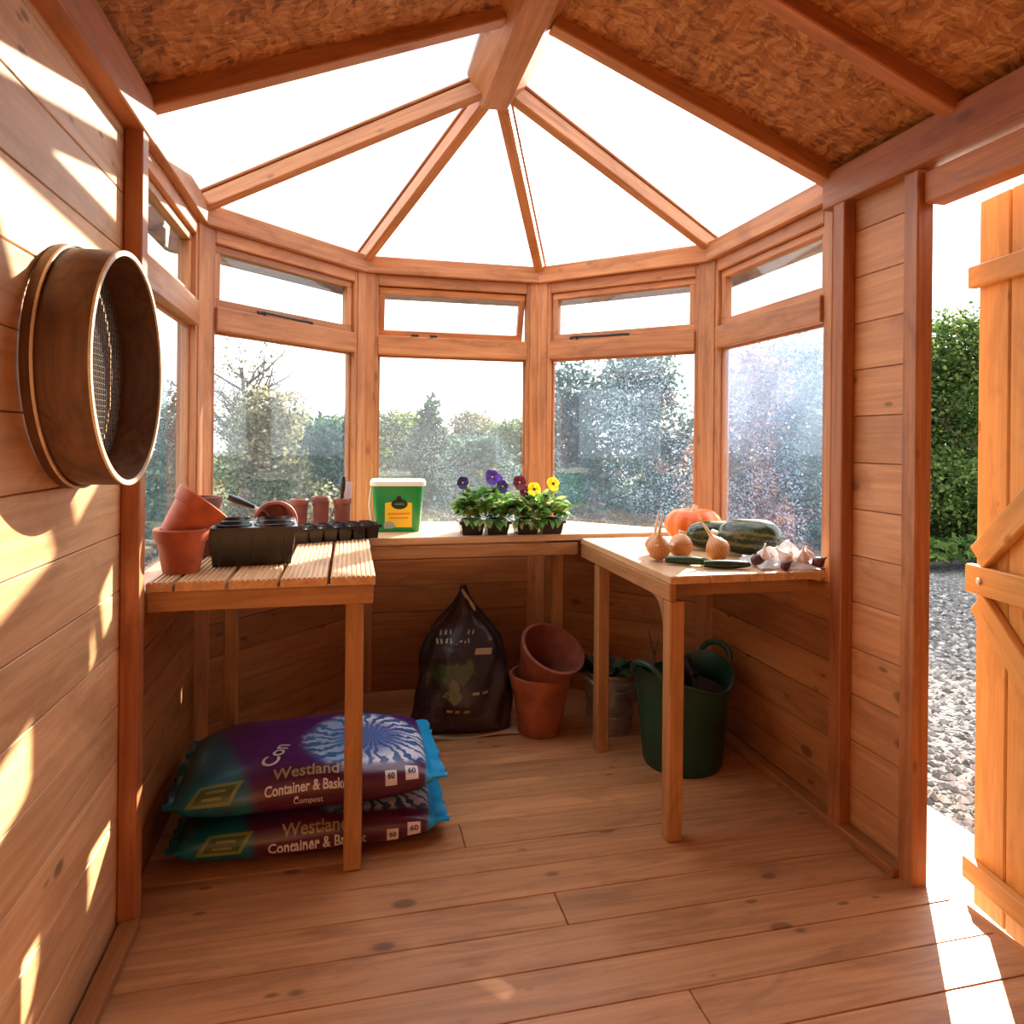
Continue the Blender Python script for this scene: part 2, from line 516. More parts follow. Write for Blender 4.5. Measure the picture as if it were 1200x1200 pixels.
# ------------------------------------------------------------------ dimensions of the shed
A_ = 0.8924                      # inner face of the eave beams left and right
HB = A_ * math.tan(math.pi / 8)  # half a facet
YB = A_ - HB                     # inner face of the back eave beam
Y0 = -0.70                       # where the bay begins
YF = -2.72                       # front end of the straight walls
FW = 0.025                       # wall and window frames sit this far outside the eave face
ZP0, ZP1 = 1.765, 1.835          # eave beam
P = [Vector((-A_, Y0)), Vector((-A_, 0)), Vector((-HB, YB)), Vector((HB, YB)), Vector((A_, 0)), Vector((A_, Y0))]

class Facet:
    """u runs left to right seen from inside, w points outdoors"""
    def __init__(self, A, B):
        self.A = A; self.B = B
        self.u = (B - A).normalized()
        self.w = Vector((-self.u.y, self.u.x))
        self.L = (B - A).length
    def p(self, u, w, z):
        q = self.A + self.u * u + self.w * w
        return Vector((q.x, q.y, z))
FAC = [Facet(P[i], P[i + 1]) for i in range(5)]
MIT = FW * math.tan(math.pi / 8)   # how much longer a facet is at the wall face

# ------------------------------------------------------------------ floor
floor = struct('floor', 'pine floorboards laid across the summerhouse floor', 'floor')
bw = 0.112
y = YB + 0.07
i = 0
while y > -2.72:
    y1 = y - bw + 0.0018
    ym = (y + y1) / 2
    xl = A_ + 0.06
    if y1 > 0: xl = min(xl, A_ + 0.075 - y1)
    x0, x1 = -xl, xl
    cut = [x0, x1]
    if i % 3 == 1: cut = [x0, 0.22 + 0.35 * ((i * 7) % 5 - 2) / 2, x1]
    if y1 > 0: cut = [x0, x1]
    for a, b in zip(cut, cut[1:]):
        timber('board', floor, (a + 0.001, ym, -0.011), (b - 0.001, ym, -0.011 - 0.0006 * (i % 2)), y - y1, 0.022, 'floor', bev=0.0014)
    y -= bw
    i += 1
bm = bmesh.new(); bbox(bm, 0, (-2.62 + 0) / 2, -0.0475, 2 * A_ - 0.02, 2.62, 0.045); bbox(bm, 0, YB / 2, -0.0475, 2 * HB, YB, 0.045)
bmj = obj('joist_deck', bm, 'beam', floor)

# ------------------------------------------------------------------ walls of shiplap boards
def boards_wall(parent, fac, u0, u1, z0, z1, mat, w=FW, bh=0.115, t=0.016, lap=0.0):
    n = max(1, round((z1 - z0) / bh)); h = (z1 - z0) / n
    for k in range(n):
        za = z0 + k * h
        # each board leans a little: lower edge proud, recessed joint at the top
        timber('board', parent, fac.p(u0, w + t / 2 + 0.001 * ((k * 3) % 3), za + h / 2), fac.p(u1, w + t / 2 + 0.001 * ((k * 3) % 3), za + h / 2), t, h - 0.0018, mat, bev=0.0018)
    # building paper / outer face behind the joints
    bm = bmesh.new()
    c = fac.p((u0 + u1) / 2, w + t + 0.006, (z0 + z1) / 2)
    bbox(bm, 0, 0, 0, u1 - u0, 0.008, z1 - z0)
    o = obj('outer_skin', bm, mat, parent)
    mt = frame_mat(fac.p(u0, w + t + 0.007, (z0 + z1) / 2), fac.p(u1, w + t + 0.007, (z0 + z1) / 2), (0, 0, 1))
    o.matrix_local = mt

FL = Facet(Vector((-A_, YF)), Vector((-A_, Y0)))
FR = Facet(Vector((A_, Y0)), Vector((A_, YF)))
wl = struct('wall_left', 'left wall of horizontal pine boards with the sieve hung on it', 'wall')
boards_wall(wl, FL, 0.0, FL.L + 0.0, 0.0, 1.84, 'wall', bh=0.123)
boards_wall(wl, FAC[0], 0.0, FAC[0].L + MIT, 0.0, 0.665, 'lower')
# stud at the end of the left wall and one further forward
def vpost(name, parent, x, y, z0, z1, sx, sy, mat):
    return timber(name, parent, (x, y, z0), (x, y, z1), sx, sy, mat, up=(0, 1, 0))
vpost('stud', wl, -0.8982, -0.765, 0.0, 1.74, 0.038, 0.046, 'beam')
wr = struct('wall_right', 'right wall section of pine boards between the bay and the doorway', 'wall')
JY = -0.985                       # inner side of the door jamb
boards_wall(wr, FR, 0.0, -JY + Y0, 0.0, 1.78, 'panel', bh=0.123)
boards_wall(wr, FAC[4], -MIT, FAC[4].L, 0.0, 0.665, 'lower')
vpost('stud', wr, 0.8982, -0.765, 0.0, 1.74, 0.038, 0.046, 'beam')
boards_wall(wr, FR, 1.18, FR.L, 0.0, 1.78, 'lower', bh=0.123)
wf = struct('wall_front', 'unseen front board wall added behind the viewer to cut fill light', 'wall')  # added out of view to dim fill light from the front
FF = Facet(Vector((A_, YF)), Vector((-A_, YF)))
boards_wall(wf, FF, 0.0, FF.L, 0.0, 2.22, 'wall', bh=0.123)
wb = struct('wall_back', 'low board wall under the back window', 'wall')
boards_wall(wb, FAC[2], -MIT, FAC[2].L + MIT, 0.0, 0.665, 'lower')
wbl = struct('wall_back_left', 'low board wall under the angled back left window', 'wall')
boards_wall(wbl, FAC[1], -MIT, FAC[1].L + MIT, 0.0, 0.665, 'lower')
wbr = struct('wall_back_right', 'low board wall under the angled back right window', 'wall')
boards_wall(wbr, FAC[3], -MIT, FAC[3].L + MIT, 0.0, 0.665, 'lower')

# corner posts of the bay, five sided, standing where two facets meet
def corner_post(parent, c, fa, fb):
    bm = bmesh.new()
    ins = 0.024; e = 0.040; o = 0.062
    d = -(fa.w + fb.w).normalized()
    c = Vector((c.x, c.y)) + (fa.w + fb.w).normalized() * 0.022
    pts = [c + d * 0.0 - fa.u * 0.0 + (-fa.u) * e, c + d * 0.008, c + fb.u * e,
           c + fb.u * (e + 0.01) + fb.w * o, c + (fa.w + fb.w).normalized() * (o + 0.012), c - fa.u * (e + 0.01) + fa.w * o]
    m = sum(pts, Vector((0, 0))) / len(pts)
    # local frame: X up so that the grain runs up the post
    vsb = []
    prism(bm, [(p.x - m.x, p.y - m.y) for p in pts], -0.88, 0.885)
    bmesh.ops.recalc_face_normals(bm, faces=bm.faces)
    rot = Matrix(((0, 0, 1), (1, 0, 0), (0, 1, 0))).to_4x4()  # x<-z, y<-x, z<-y
    bm.transform(rot)
    ob = obj('corner_post', bm, 'frame', parent)
    mt = rot.inverted(); mt.translation = (m.x, m.y, 0.88)
    ob.matrix_local = mt
for par, k in ((wbl, 1), (wb, 2), (wbr, 3), (wr, 4)):
    corner_post(par, P[k], FAC[k - 1], FAC[k])

# floor battens
bl = struct('baseboard_left', 'batten along the foot of the left wall', 'baseboard')
timber('batten', bl, (-A_ + 0.002, YF, 0.012), (-A_ + 0.002, -0.79, 0.012), 0.040, 0.024, 'lower')
br = struct('baseboard_right', 'batten along the foot of the right wall', 'baseboard')
timber('batten', br, (A_ - 0.001, -0.99, 0.013), (A_ - 0.001, -0.10, 0.013), 0.040, 0.026, 'lower')

# ------------------------------------------------------------------ windows
def window(idx, fac, glass, label, open_deg=0.0, stay=None, u_in0=0.046, u_in1=0.046):
    w = struct('window_%d' % idx, label, 'window')
    t = 0.045; wc = FW + t / 2
    L = fac.L; ua, ub = -MIT * 0.4, L + MIT * 0.4
    for u in (u_in0 - 0.019, L - u_in1 + 0.019):
        timber('stile', w, fac.p(u, wc, 0.665), fac.p(u, wc, ZP0), 0.040, t, 'frame', up=(fac.w.x, fac.w.y, 0))
    a, b = u_in0, L - u_in1
    timber('head_rail', w, fac.p(a, wc, 1.742), fac.p(b, wc, 1.742), t, 0.046, 'frame')
    timber('transom', w, fac.p(a, wc - 0.004, 1.466), fac.p(b, wc - 0.004, 1.466), t + 0.014, 0.080, 'frame')
    timber('sill', w, fac.p(a - 0.02, wc - 0.006, 0.688), fac.p(b + 0.02, wc - 0.006, 0.688), t + 0.03, 0.042, 'frame')
    # lower pane with a thin bead all round
    gw = FW + 0.034
    timber('pane', w, fac.p(a, gw, 1.062), fac.p(b, gw, 1.062), 0.003, 0.728, M[glass] and glass, bev=0)
    for (q0, q1) in (((a, 0.703), (b, 0.703)), ((a, 1.422), (b, 1.422))):
        timber('bead', w, fac.p(q0[0], gw - 0.008, q0[1]), fac.p(q1[0], gw - 0.008, q1[1]), 0.010, 0.010, 'frame', bev=0.002)
    for u in (a + 0.005, b - 0.005):
        timber('bead', w, fac.p(u, gw - 0.008, 0.708), fac.p(u, gw - 0.008, 1.417), 0.010, 0.010, 'frame', up=(fac.w.x, fac.w.y, 0), bev=0.002)
    # top-hung sash: hinge line at its top
    s = empty('sash'); s.parent = w
    hz = 1.718
    o = fac.p((a + b) / 2, FW + 0.030, hz)
    X = Vector((fac.u.x, fac.u.y, 0)); Yw = Vector((fac.w.x, fac.w.y, 0))
    mt = Matrix((X, Yw, Vector((0, 0, 1)))).transposed().to_4x4()
    mt.translation = o
    s.matrix_local = mt @ Matrix.Rotation(R(open_deg), 4, 'X')
    W = (b - a) - 0.006; H = 0.208; sw = 0.026; st = 0.030
    for z in (-sw / 2, -H + sw / 2):
        timber('rail', s, (-W / 2, 0, z), (W / 2, 0, z), st, sw, 'frame', bev=0.002)
    for x in (-W / 2 + sw / 2, W / 2 - sw / 2):
        timber('stile', s, (x, 0, -H + sw), (x, 0, -sw), sw, st, 'frame', up=(0, 1, 0), bev=0.002)
    timber('pane', s, (-W / 2 + sw - 0.004, 0.004, -H / 2), (W / 2 - sw + 0.004, 0.004, -H / 2), 0.003, H - 2 * sw + 0.008, 'glass_clear', bev=0)
    if stay:
        bm = bmesh.new()
        u0, u1 = stay
        pp = [fac.p(u0, FW - 0.006, 1.512), fac.p(u0 + 0.02, FW - 0.010, 1.516), fac.p((u0 + u1) / 2, FW - 0.008, 1.513), fac.p(u1 - 0.02, FW - 0.008, 1.513), fac.p(u1, FW - 0.004, 1.510)]
        tube(bm, pp, [0.007, 0.005, 0.0045, 0.005, 0.007], 8)
        bbox(bm, *(fac.p(u0 + 0.03, FW - 0.002, 1.505)), 0.014, 0.014, 0.012)
        obj('casement_stay', bm, 'black_metal', w, smooth=True)
    return w
window(1, FAC[0], 'glass', 'left side window of the bay behind the sieve')
window(2, FAC[1], 'glass', 'angled back left window above the leaning terracotta pots', stay=(0.21, 0.46))
wn3 = window(3, FAC[2], 'glass', 'back window with its top sash ajar above the green tub', open_deg=17)
window(4, FAC[3], 'glass_wet', 'angled back right window with wet glass behind the pumpkin', stay=(0.15, 0.42))
window(5, FAC[4], 'glass_fog', 'right side window with fogged glass beside the board wall')
for u in (0.20, 0.28):
    bm = bmesh.new(); bbox(bm, 0, 0, 0, 0.034, 0.016, 0.010, 0.003)
    c = obj('sash_catch', bm, 'black_metal', wn3); c.location = FAC[2].p(u, FW - 0.004, 1.511)

# ------------------------------------------------------------------ ceiling: eave beams, rafters, ridge, boards and clear sheets
ceil = struct('ceiling', 'pitched roof of strand board in front and clear sheets over the bay', 'ceiling')
RZ = 2.165                        # underside of the ridge
CY = -0.335                       # point of the hip
SL = (RZ - ZP1) / A_
for k, f in enumerate(FAC):
    e0 = 0.0 if k == 0 else 0.0
    timber('eave_beam', ceil, f.p(-0.012, 0.035, (ZP0 + ZP1) / 2), f.p(f.L + 0.012, 0.035, (ZP0 + ZP1) / 2), 0.070, ZP1 - ZP0, 'frame')
for f, nm in ((FL, 'l'), (FR, 'r')):
    timber('eave_beam', ceil, f.p(0, 0.02, 1.785), f.p(f.L, 0.02, 1.785), 0.075, 0.10, 'beam')

def rafter(p0, p1, w, h, mat='frame'):
    timber('rafter', ceil, p0, p1, w, h, mat)
hub = Vector((0, CY, RZ + 0.012))
for k in (1, 2, 3, 4):
    e = Vector((P[k].x, P[k].y, ZP1 + 0.005))
    d = (e - hub).normalized()
    rafter(hub + d * 0.06, e + d * 0.09, 0.040, 0.050)
    timber('glazing_bar', ceil, hub + d * 0.05 + Vector((0, 0, 0.034)), e + d * 0.12 + Vector((0, 0, 0.034)), 0.052, 0.010, 'frame')
def cross_rafter(y, w=0.045, h=0.055, mat='frame'):
    for s in (-1, 1):
        rafter(Vector((s * 0.07, y, RZ - 0.005)), Vector((s * (A_ + 0.05), y, ZP1 - 0.018)), w, h, mat)
cross_rafter(Y0 - 0.005)
for yy in (-1.13, -1.55, -1.97, -2.40):
    cross_rafter(yy, 0.042, 0.048, 'beam')
# ridge: a beam with sloping cheeks, its end cut back to take the hips
bm = bmesh.new()
sec = [(-0.040, -0.045), (0.040, -0.045), (0.100, 0.022), (0.092, 0.055), (0.0, 0.085), (-0.092, 0.055), (-0.100, 0.022)]
yend = [0.035, 0.035, -0.035, -0.02, 0.0, -0.02, -0.035]
ya = -2.75
A0 = [bm.verts.new((ya - CY, x, z)) for x, z in sec]
B0 = [bm.verts.new((yend[i] + 0.03, sec[i][0], sec[i][1])) for i in range(7)]
bm.faces.new(A0); bm.faces.new(list(reversed(B0)))
for i in range(7):
    bm.faces.new((A0[i], B0[i], B0[(i + 1) % 7], A0[(i + 1) % 7]))
bmesh.ops.recalc_face_normals(bm, faces=bm.faces)
rb = obj('ridge_beam', bm, 'frame', ceil)
rb.matrix_local = Matrix.Translation((0, CY, RZ)) @ Matrix.Rotation(R(90), 4, 'Z') @ Matrix.Scale(-1, 4, (0, 1, 0))
# strand boards, two a side
for s in (-1, 1):
    for (ya, yb) in ((-0.690, -1.55), (-1.553, -2.78)):
        bm = bmesh.new()
        bbox(bm, 0, 0, 0, abs(yb - ya), 0.99, 0.012)
        o = obj('strand_board', bm, 'osb', ceil)
        x0, x1 = s * 0.06, s * (A_ + 0.10)
        zt = lambda x: RZ + 0.030 - SL * abs(x)
        p0 = Vector((x0, (ya + yb) / 2, zt(x0))); p1 = Vector((x1, (ya + yb) / 2, zt(x1)))
        yv = (p1 - p0).normalized(); xv = Vector((0, 1, 0)); zv = xv.cross(yv)
        mt = Matrix((xv, yv, zv)).transposed().to_4x4(); mt.translation = (p0 + p1) / 2
        o.matrix_local = mt
# fascia boards outside, under the roof edge
M['fascia'] = wood('weathered_fascia', (0.20, 0.19, 0.20), (0.36, 0.34, 0.34), 0.7, 0.2)
for f in FAC:
    ex = 0.13 * math.tan(math.pi / 8)
    timber('fascia_board', ceil, f.p(-ex if f is not FAC[0] else 0, 0.135, 1.734), f.p(f.L + (ex if f is not FAC[4] else 0), 0.135, 1.734), 0.018, 0.104, 'fascia')
# clear roof sheets
def sheet(pts):
    bm = bmesh.new()
    up = [bm.verts.new(Vector(p) + Vector((0, 0, 0.008))) for p in pts]
    dn = [bm.verts.new(p) for p in pts]
    n = len(pts)
    bm.faces.new(up); bm.faces.new(list(reversed(dn)))
    for i in range(n): bm.faces.new((up[i], dn[i], dn[(i + 1) % n], up[(i + 1) % n]))
    bmesh.ops.recalc_face_normals(bm, faces=bm.faces)
    obj('roof_sheet', bm, 'roofglass', ceil)
HZ = RZ + 0.052
def eave_pt(k, grow=0.10):
    c = Vector((0, CY)); v = (P[k] - c); q = c + v * (1 + grow / v.length)
    return Vector((q.x, q.y, HZ - SL * (0.89 + grow) * 0.97))
hubp = Vector((0, CY, HZ))
for k in (1, 2, 3):
    sheet([hubp, eave_pt(k + 1), eave_pt(k)])
for k, s in ((1, -1), (4, 1)):
    q = Vector((s * (A_ + 0.10), Y0 + 0.005, eave_pt(k).z))
    sheet([hubp, eave_pt(k), q, Vector((0, Y0 + 0.005, HZ))])

# ------------------------------------------------------------------ doorway and door
tr = struct('trim_1', 'door frame of jamb, head and threshold in the right wall', 'trim')
vpost('jamb', tr, A_ + 0.022, -1.008, -0.03, 1.735, 0.046, 0.046, 'frame')
timber('head', tr, (A_ + 0.045, -1.03, 1.688), (A_ + 0.045, -1.86, 1.688), 0.06, 0.075, 'frame')
vpost('jamb', tr, A_ + 0.030, -1.86, -0.03, 1.735, 0.085, 0.046, 'frame')
timber('threshold', tr, (A_ + 0.055, -1.03, -0.028), (A_ + 0.055, -1.84, -0.028), 0.085, 0.036, 'floor')
dr = struct('door_1', 'ajar ledged and braced orange pine door', 'door', loc=(0.925, -1.83, 0))
dr.rotation_euler = (0, 0, R(90 - 9))   # local X runs from the hinge to the free edge, local Y points indoors
DW, DB, DT = 0.79, -0.045, 1.66
nb = 8
for k in range(nb):
    x = DW * (k + 0.5) / nb
    timber('board', dr, (x, -0.009, DB), (x, -0.009, DT), DW / nb - 0.003, 0.016, 'door', up=(0, 1, 0), bev=0.0035)
bm = bmesh.new(); bbox(bm, DW / 2, -0.0205, (DB + DT) / 2, DW, 0.006, DT - DB); obj('outer_skin', bm, 'door', dr)
for z in (0.045, 0.747, 1.475):
    timber('ledge', dr, (0.0, 0.0125, z), (DW + 0.004, 0.0125, z), 0.024, 0.052 if z != 0.747 else 0.068, 'door', bev=0.003)
timber('brace', dr, (DW - 0.03, 0.0115, 0.80), (0.10, 0.0115, 1.44), 0.022, 0.062, 'door')
timber('brace', dr, (DW - 0.03, 0.0115, 0.695), (0.10, 0.0115, 0.08), 0.022, 0.062, 'door')
bm = bmesh.new(); lathe(bm, [(0, 0), (0.009, 0), (0.009, 0.003), (0.005, 0.005), (0, 0.005)], 12)
obj('screw_head', bm, 'tool_metal', dr, loc=(DW - 0.045, 0.0245, 0.747), rot=(R(-90), 0, 0))
for z in (0.16, 1.44):
    bm = bmesh.new(); bbox(bm, 0.16, 0.002, z, 0.34, 0.004, 0.03, 0.001); tube(bm, [(-0.005, 0.0, z - 0.03), (-0.005, 0.0, z + 0.03)], 0.008)
    obj('strap_hinge', bm, 'black_metal', dr)

# ------------------------------------------------------------------ outdoors: slab, gravel, turf
GZ = -0.14
bm = bmesh.new(); bbox(bm, 2, 12, GZ - 0.11, 90, 90, 0.2)
gd = obj('ground', bm, 'turf'); gd['kind'] = 'structure'
tag(gd, 'dark green turf spreading round the summerhouse', 'ground')
bm = bmesh.new(); bbox(bm, 4.3, 0.6, GZ - 0.008, 5.8, 7.6, 0.03)
gr = obj('gravel_drive', bm, 'gravel'); gr['kind'] = 'structure'; tag(gr, 'grey gravel drive outside the open door', 'ground')
bm = bmesh.new()
bbox(bm, 1.175, -0.9, -0.125, 0.475, 2.6, 0.04, 0.006)
sl = obj('path', bm, 'concrete'); sl['kind'] = 'structure'; tag(sl, 'pale concrete path along the outside of the right wall', 'path')
# loose stones over the gravel bed where the doorway shows it
def stones():
    n = 5200
    V = []; F = []
    base = np.array([(1, 0, 0), (-1, 0, 0), (0, 1, 0), (0, -1, 0), (0, 0, 1), (0, 0, -1)], float)
    tri = [(0, 2, 4), (2, 1, 4), (1, 3, 4), (3, 0, 4), (2, 0, 5), (1, 2, 5), (3, 1, 5), (0, 3, 5)]
    dist = 0.9 + 5.2 * rng.random(n) ** 1.3
    px = rng.uniform(0.24, 0.74, n)
    for k in range(n):
        d = dist[k]
        x = -0.437 + d * 0.66 + rng.normal(0, 0.35) + 1.0 * 0.4 + 0.25
        yv = -2.44 + d * 0.76 + rng.normal(0, 0.35)
        x = 1.42 + abs(x - 1.42)
        yv = min(yv, 4.2)
        s = rng.uniform(0.010, 0.024) * np.array([1, rng.uniform(.7, 1.2), rng.uniform(.5, .8)])
        a = rng.uniform(0, 6.28); ca, sa = math.cos(a), math.sin(a)
        b = base * s * rng.uniform(0.8, 1.2, (6, 1))
        b = np.stack([b[:, 0] * ca - b[:, 1] * sa, b[:, 0] * sa + b[:, 1] * ca, b[:, 2]], 1) + (x, yv, GZ + 0.009)
        o = len(V)
        V.extend(map(tuple, b)); F.extend([(i + o, j + o, l + o) for i, j, l in tri])
    me = bpy.data.meshes.new('gravel_stones'); me.from_pydata(V, [], F)
    mt, nt = new_mat('loose_gravel'); g = G(nt)
    rn = g.n('ShaderNodeNewGeometry').outputs['Random Per Island']
    g.out(g.bsdf(g.ramp(rn, [(0, (0.06, 0.057, 0.054)), (0.4, (0.17, 0.16, 0.155)), (0.75, (0.30, 0.28, 0.27)), (1, (0.45, 0.41, 0.38))]), 0.85, spec=0.2))
    me.materials.append(mt)
    o = bpy.data.objects.new('gravel', me); COL.objects.link(o); o['kind'] = 'stuff'
    tag(o, 'loose pale and grey stones scattered on the gravel drive', 'gravel')
stones()

# ------------------------------------------------------------------ trees and shrubs
def leaf_cloud(name, blobs, n, size, mat, parent, aspect=1.6, droop=0.0, shell=0.45):
    """n small leaf quads filling a set of ellipsoids (cx,cy,cz,rx,ry,rz)"""
    B = np.array(blobs, float)
    if parent is not None: n = int(n * 2.0); size = size * 0.68
    vol = B[:, 3] * B[:, 4] * B[:, 5]
    idx = rng.choice(len(B), n, p=vol / vol.sum())
    v = rng.normal(size=(n, 3)); v /= np.linalg.norm(v, axis=1)[:, None]
    r = (shell + (1 - shell) * rng.random(n)) ** 0.6
    r *= 1 + 0.12 * rng.normal(size=n)
    c = B[idx, :3] + v * r[:, None] * B[idx, 3:]
    c[:, 2] = np.maximum(c[:, 2], 0.02)
    d1 = rng.normal(size=(n, 3)); d1[:, 2] *= 0.6; d1[:, 2] -= droop
    d1 /= np.linalg.norm(d1, axis=1)[:, None]
    d2 = np.cross(d1, rng.normal(size=(n, 3))); d2 /= np.linalg.norm(d2, axis=1)[:, None]
    s = size * rng.uniform(0.6, 1.3, n)[:, None]
    p = np.stack([c - d1 * s * aspect / 2, c + d2 * s / 2, c + d1 * s * aspect / 2, c - d2 * s / 2], 1).reshape(-1, 3)
    me = bpy.data.meshes.new(name)
    me.vertices.add(4 * n); me.vertices.foreach_set('co', p.ravel())
    me.loops.add(4 * n); me.loops.foreach_set('vertex_index', np.arange(4 * n))
    me.polygons.add(n); me.polygons.foreach_set('loop_start', np.arange(0, 4 * n, 4))
    me.update(); me.validate()
    me.materials.append(M[mat])
    o = bpy.data.objects.new(name, me); link(o, parent); o['kind'] = 'stuff'
    return o

def branches(parent, h, n, rad, spread, seg=5, name='trunk', start=0.25, twig=True):
    bm = bmesh.new()
    tube(bm, [(0, 0, -0.02), (0.02 * h, 0.01 * h, h * 0.4), (-0.01 * h, 0.02 * h, h * 0.8)], [rad, rad * 0.7, rad * 0.3], 7)
    for k in range(n):
        z = h * (start + (0.75 - start) * random.random())
        a = random.uniform(0, 6.28); l = spread * random.uniform(0.5, 1.0)
        p = Vector((0.015 * h, 0.01 * h, z)); pts = [p.copy()]
        d = Vector((math.cos(a), math.sin(a), random.uniform(0.35, 1.1))).normalized()
        for s in range(4):
            p = p + d * l / 4; pts.append(p.copy())
            d = (d + Vector((random.uniform(-.4, .4), random.uniform(-.4, .4), random.uniform(-.1, .35)))).normalized()
        r0 = rad * 0.35
        tube(bm, pts, [r0, r0 * .8, r0 * .6, r0 * .4, r0 * .15], seg)
        if twig:
            for q in range(3):
                b = pts[random.randint(1, 3)]
                dd = Vector((random.uniform(-1, 1), random.uniform(-1, 1), random.uniform(-.1, .9))).normalized() * l * 0.4
                tube(bm, [b, b + dd * 0.5 + Vector((0, 0, .03)), b + dd], [r0 * .4, r0 * .3, r0 * .1], 4)
    return obj(name, bm, 'bark', parent)

def shrub(name, x, y, h, w, mat, label, cat='shrub', n=5000, size=0.06, group=None, blobs=9, nb=10, base=0.0, shell=0.4):
    t = thing(name, label, cat, (x, y, GZ), 0, group)
    hh = h - GZ
    bl_ = []
    for k in range(blobs):
        fz = base + (1 - base) * (k + 0.5) / blobs
        rr = w * (0.34 + 0.12 * random.random()) * (1.0 - 0.45 * fz)
        a = random.uniform(0, 6.28); off = w * 0.30 * random.random() * (1 - 0.5 * fz)
        rz = hh * 0.17
        bl_.append((math.cos(a) * off, math.sin(a) * off, min(hh - rz, max(rz * 0.8, fz * hh)), rr, rr, rz))
    leaf_cloud('foliage', bl_, n, size, mat, t, shell=shell)
    branches(t, hh * 0.95, nb, max(0.015, w * 0.03), w * 0.5)
    return t

def conifer(x, y, h, w, label):
    t = thing('conifer', label, 'tree', (x, y, GZ))
    hh = h - GZ
    bl_ = []
    for k in range(14):
        f = (k + 0.5) / 14
        rr = w / 2 * (1 - f) * (0.9 + 0.2 * random.random()) + 0.04
        bl_.append((random.uniform(-.05, .05), random.uniform(-.05, .05), f * hh, rr, rr, hh * 0.05))
    leaf_cloud('foliage', bl_, 7000, 0.09, 'fol_conifer', t, droop=0.5, shell=0.3)
    bm = bmesh.new(); tube(bm, [(0, 0, -.02), (0, 0, hh * 0.9)], [0.07, 0.01], 7); obj('trunk', bm, 'bark', t)

shrub('bare_tree', -1.78, 7.11, 2.65, 2.0, 'fol_olive', 'nearly bare tree with thin twigs seen through the angled back left window', 'tree', 500, 0.05, nb=60, base=0.30)
shrub('shrub', -1.25, 5.9, 1.65, 1.3, 'fol_olive', 'yellowing olive shrub in front of the nearly bare tree', n=5200, size=0.055)
shrub('shrub', -0.60, 6.6, 1.32, 1.5, 'fol_blue', 'low blue-green shrub outside behind the row of small brown pots', n=4500, size=0.06)
shrub('shrub', -2.05, 4.2, 1.55, 1.2, 'fol_blue', 'blue-green shrub outside the left side window behind the sieve', n=4500, size=0.05)
shrub('shrub', -0.75, 10.0, 1.50, 2.2, 'fol_green', 'green bush beside the left corner post of the back window', n=4500, size=0.08)
shrub('shrub', 0.55, 13.8, 1.72, 2.6, 'fol_green', 'far green bush just left of the pointed conifer', n=5000, size=0.09)
conifer(0.93, 9.53, 1.87, 1.95, 'pointed dark conifer standing far off behind the back window')
shrub('shrub', 2.35, 13.4, 1.74, 2.2, 'fol_olive', 'far olive bush just right of the pointed conifer', n=4500, size=0.085)
shrub('shrub', 2.85, 11.2, 1.50, 2.0, 'fol_green', 'green bush low in the right corner of the back window', n=4500, size=0.08)
shrub('shrub', -1.9, 11.5, 1.62, 2.6, 'fol_green', 'green bush far behind the nearly bare tree', n=4500, size=0.09)
shrub('shrub', 1.18, 2.55, 1.66, 1.05, 'fol_blue', 'dense blue-green shrub close outside the angled back right window', n=7000, size=0.045, nb=18)
shrub('shrub', 1.95, 2.95, 1.92, 1.25, 'fol_blue', 'tallest blue-green shrub outside above the pumpkin', n=8000, size=0.045, nb=22)
shrub('shrub', 2.30, 1.98, 1.80, 0.95, 'fol_red', 'russet shrub close outside the fogged right side window', n=5000, size=0.045)
shrub('shrub', 2.85, 2.40, 1.90, 1.1, 'fol_blue', 'dark shrub behind the russet shrub outside the fogged window', n=5200, size=0.05)
shrub('shrub', 0.9, 5.0, 1.15, 1.3, 'fol_blue', 'low shrub outside between the pansies and the conifer', n=4500, size=0.055)
shrub('hedge_tree', 6.25, 4.35, 2.62, 2.2, 'fol_green', 'tall green hedge tree filling the open doorway beyond the gravel', 'tree', 20000, 0.055, nb=26, shell=0.25)
shrub('hedge_tree', 7.9, 4.9, 2.66, 2.4, 'fol_green', 'hedge tree behind the edge of the ajar door', 'tree', 7000, 0.08)
shrub('hedge_tree', 5.2, 4.9, 2.35, 2.0, 'fol_olive', 'hedge tree half hidden behind the door jamb', 'tree', 8000, 0.07)
# long grass at the foot of the hedge
bl_ = [(5.0 + 0.33 * k, 3.15 + 0.05 * k + random.uniform(-.12, .12), GZ + 0.12, 0.30, 0.22, 0.16) for k in range(9)]
gs = leaf_cloud('grass', bl_, 5000, 0.05, 'fol_green', None, aspect=3.0)
tag(gs, 'rough green grass at the foot of the hedge beyond the gravel', 'grass')

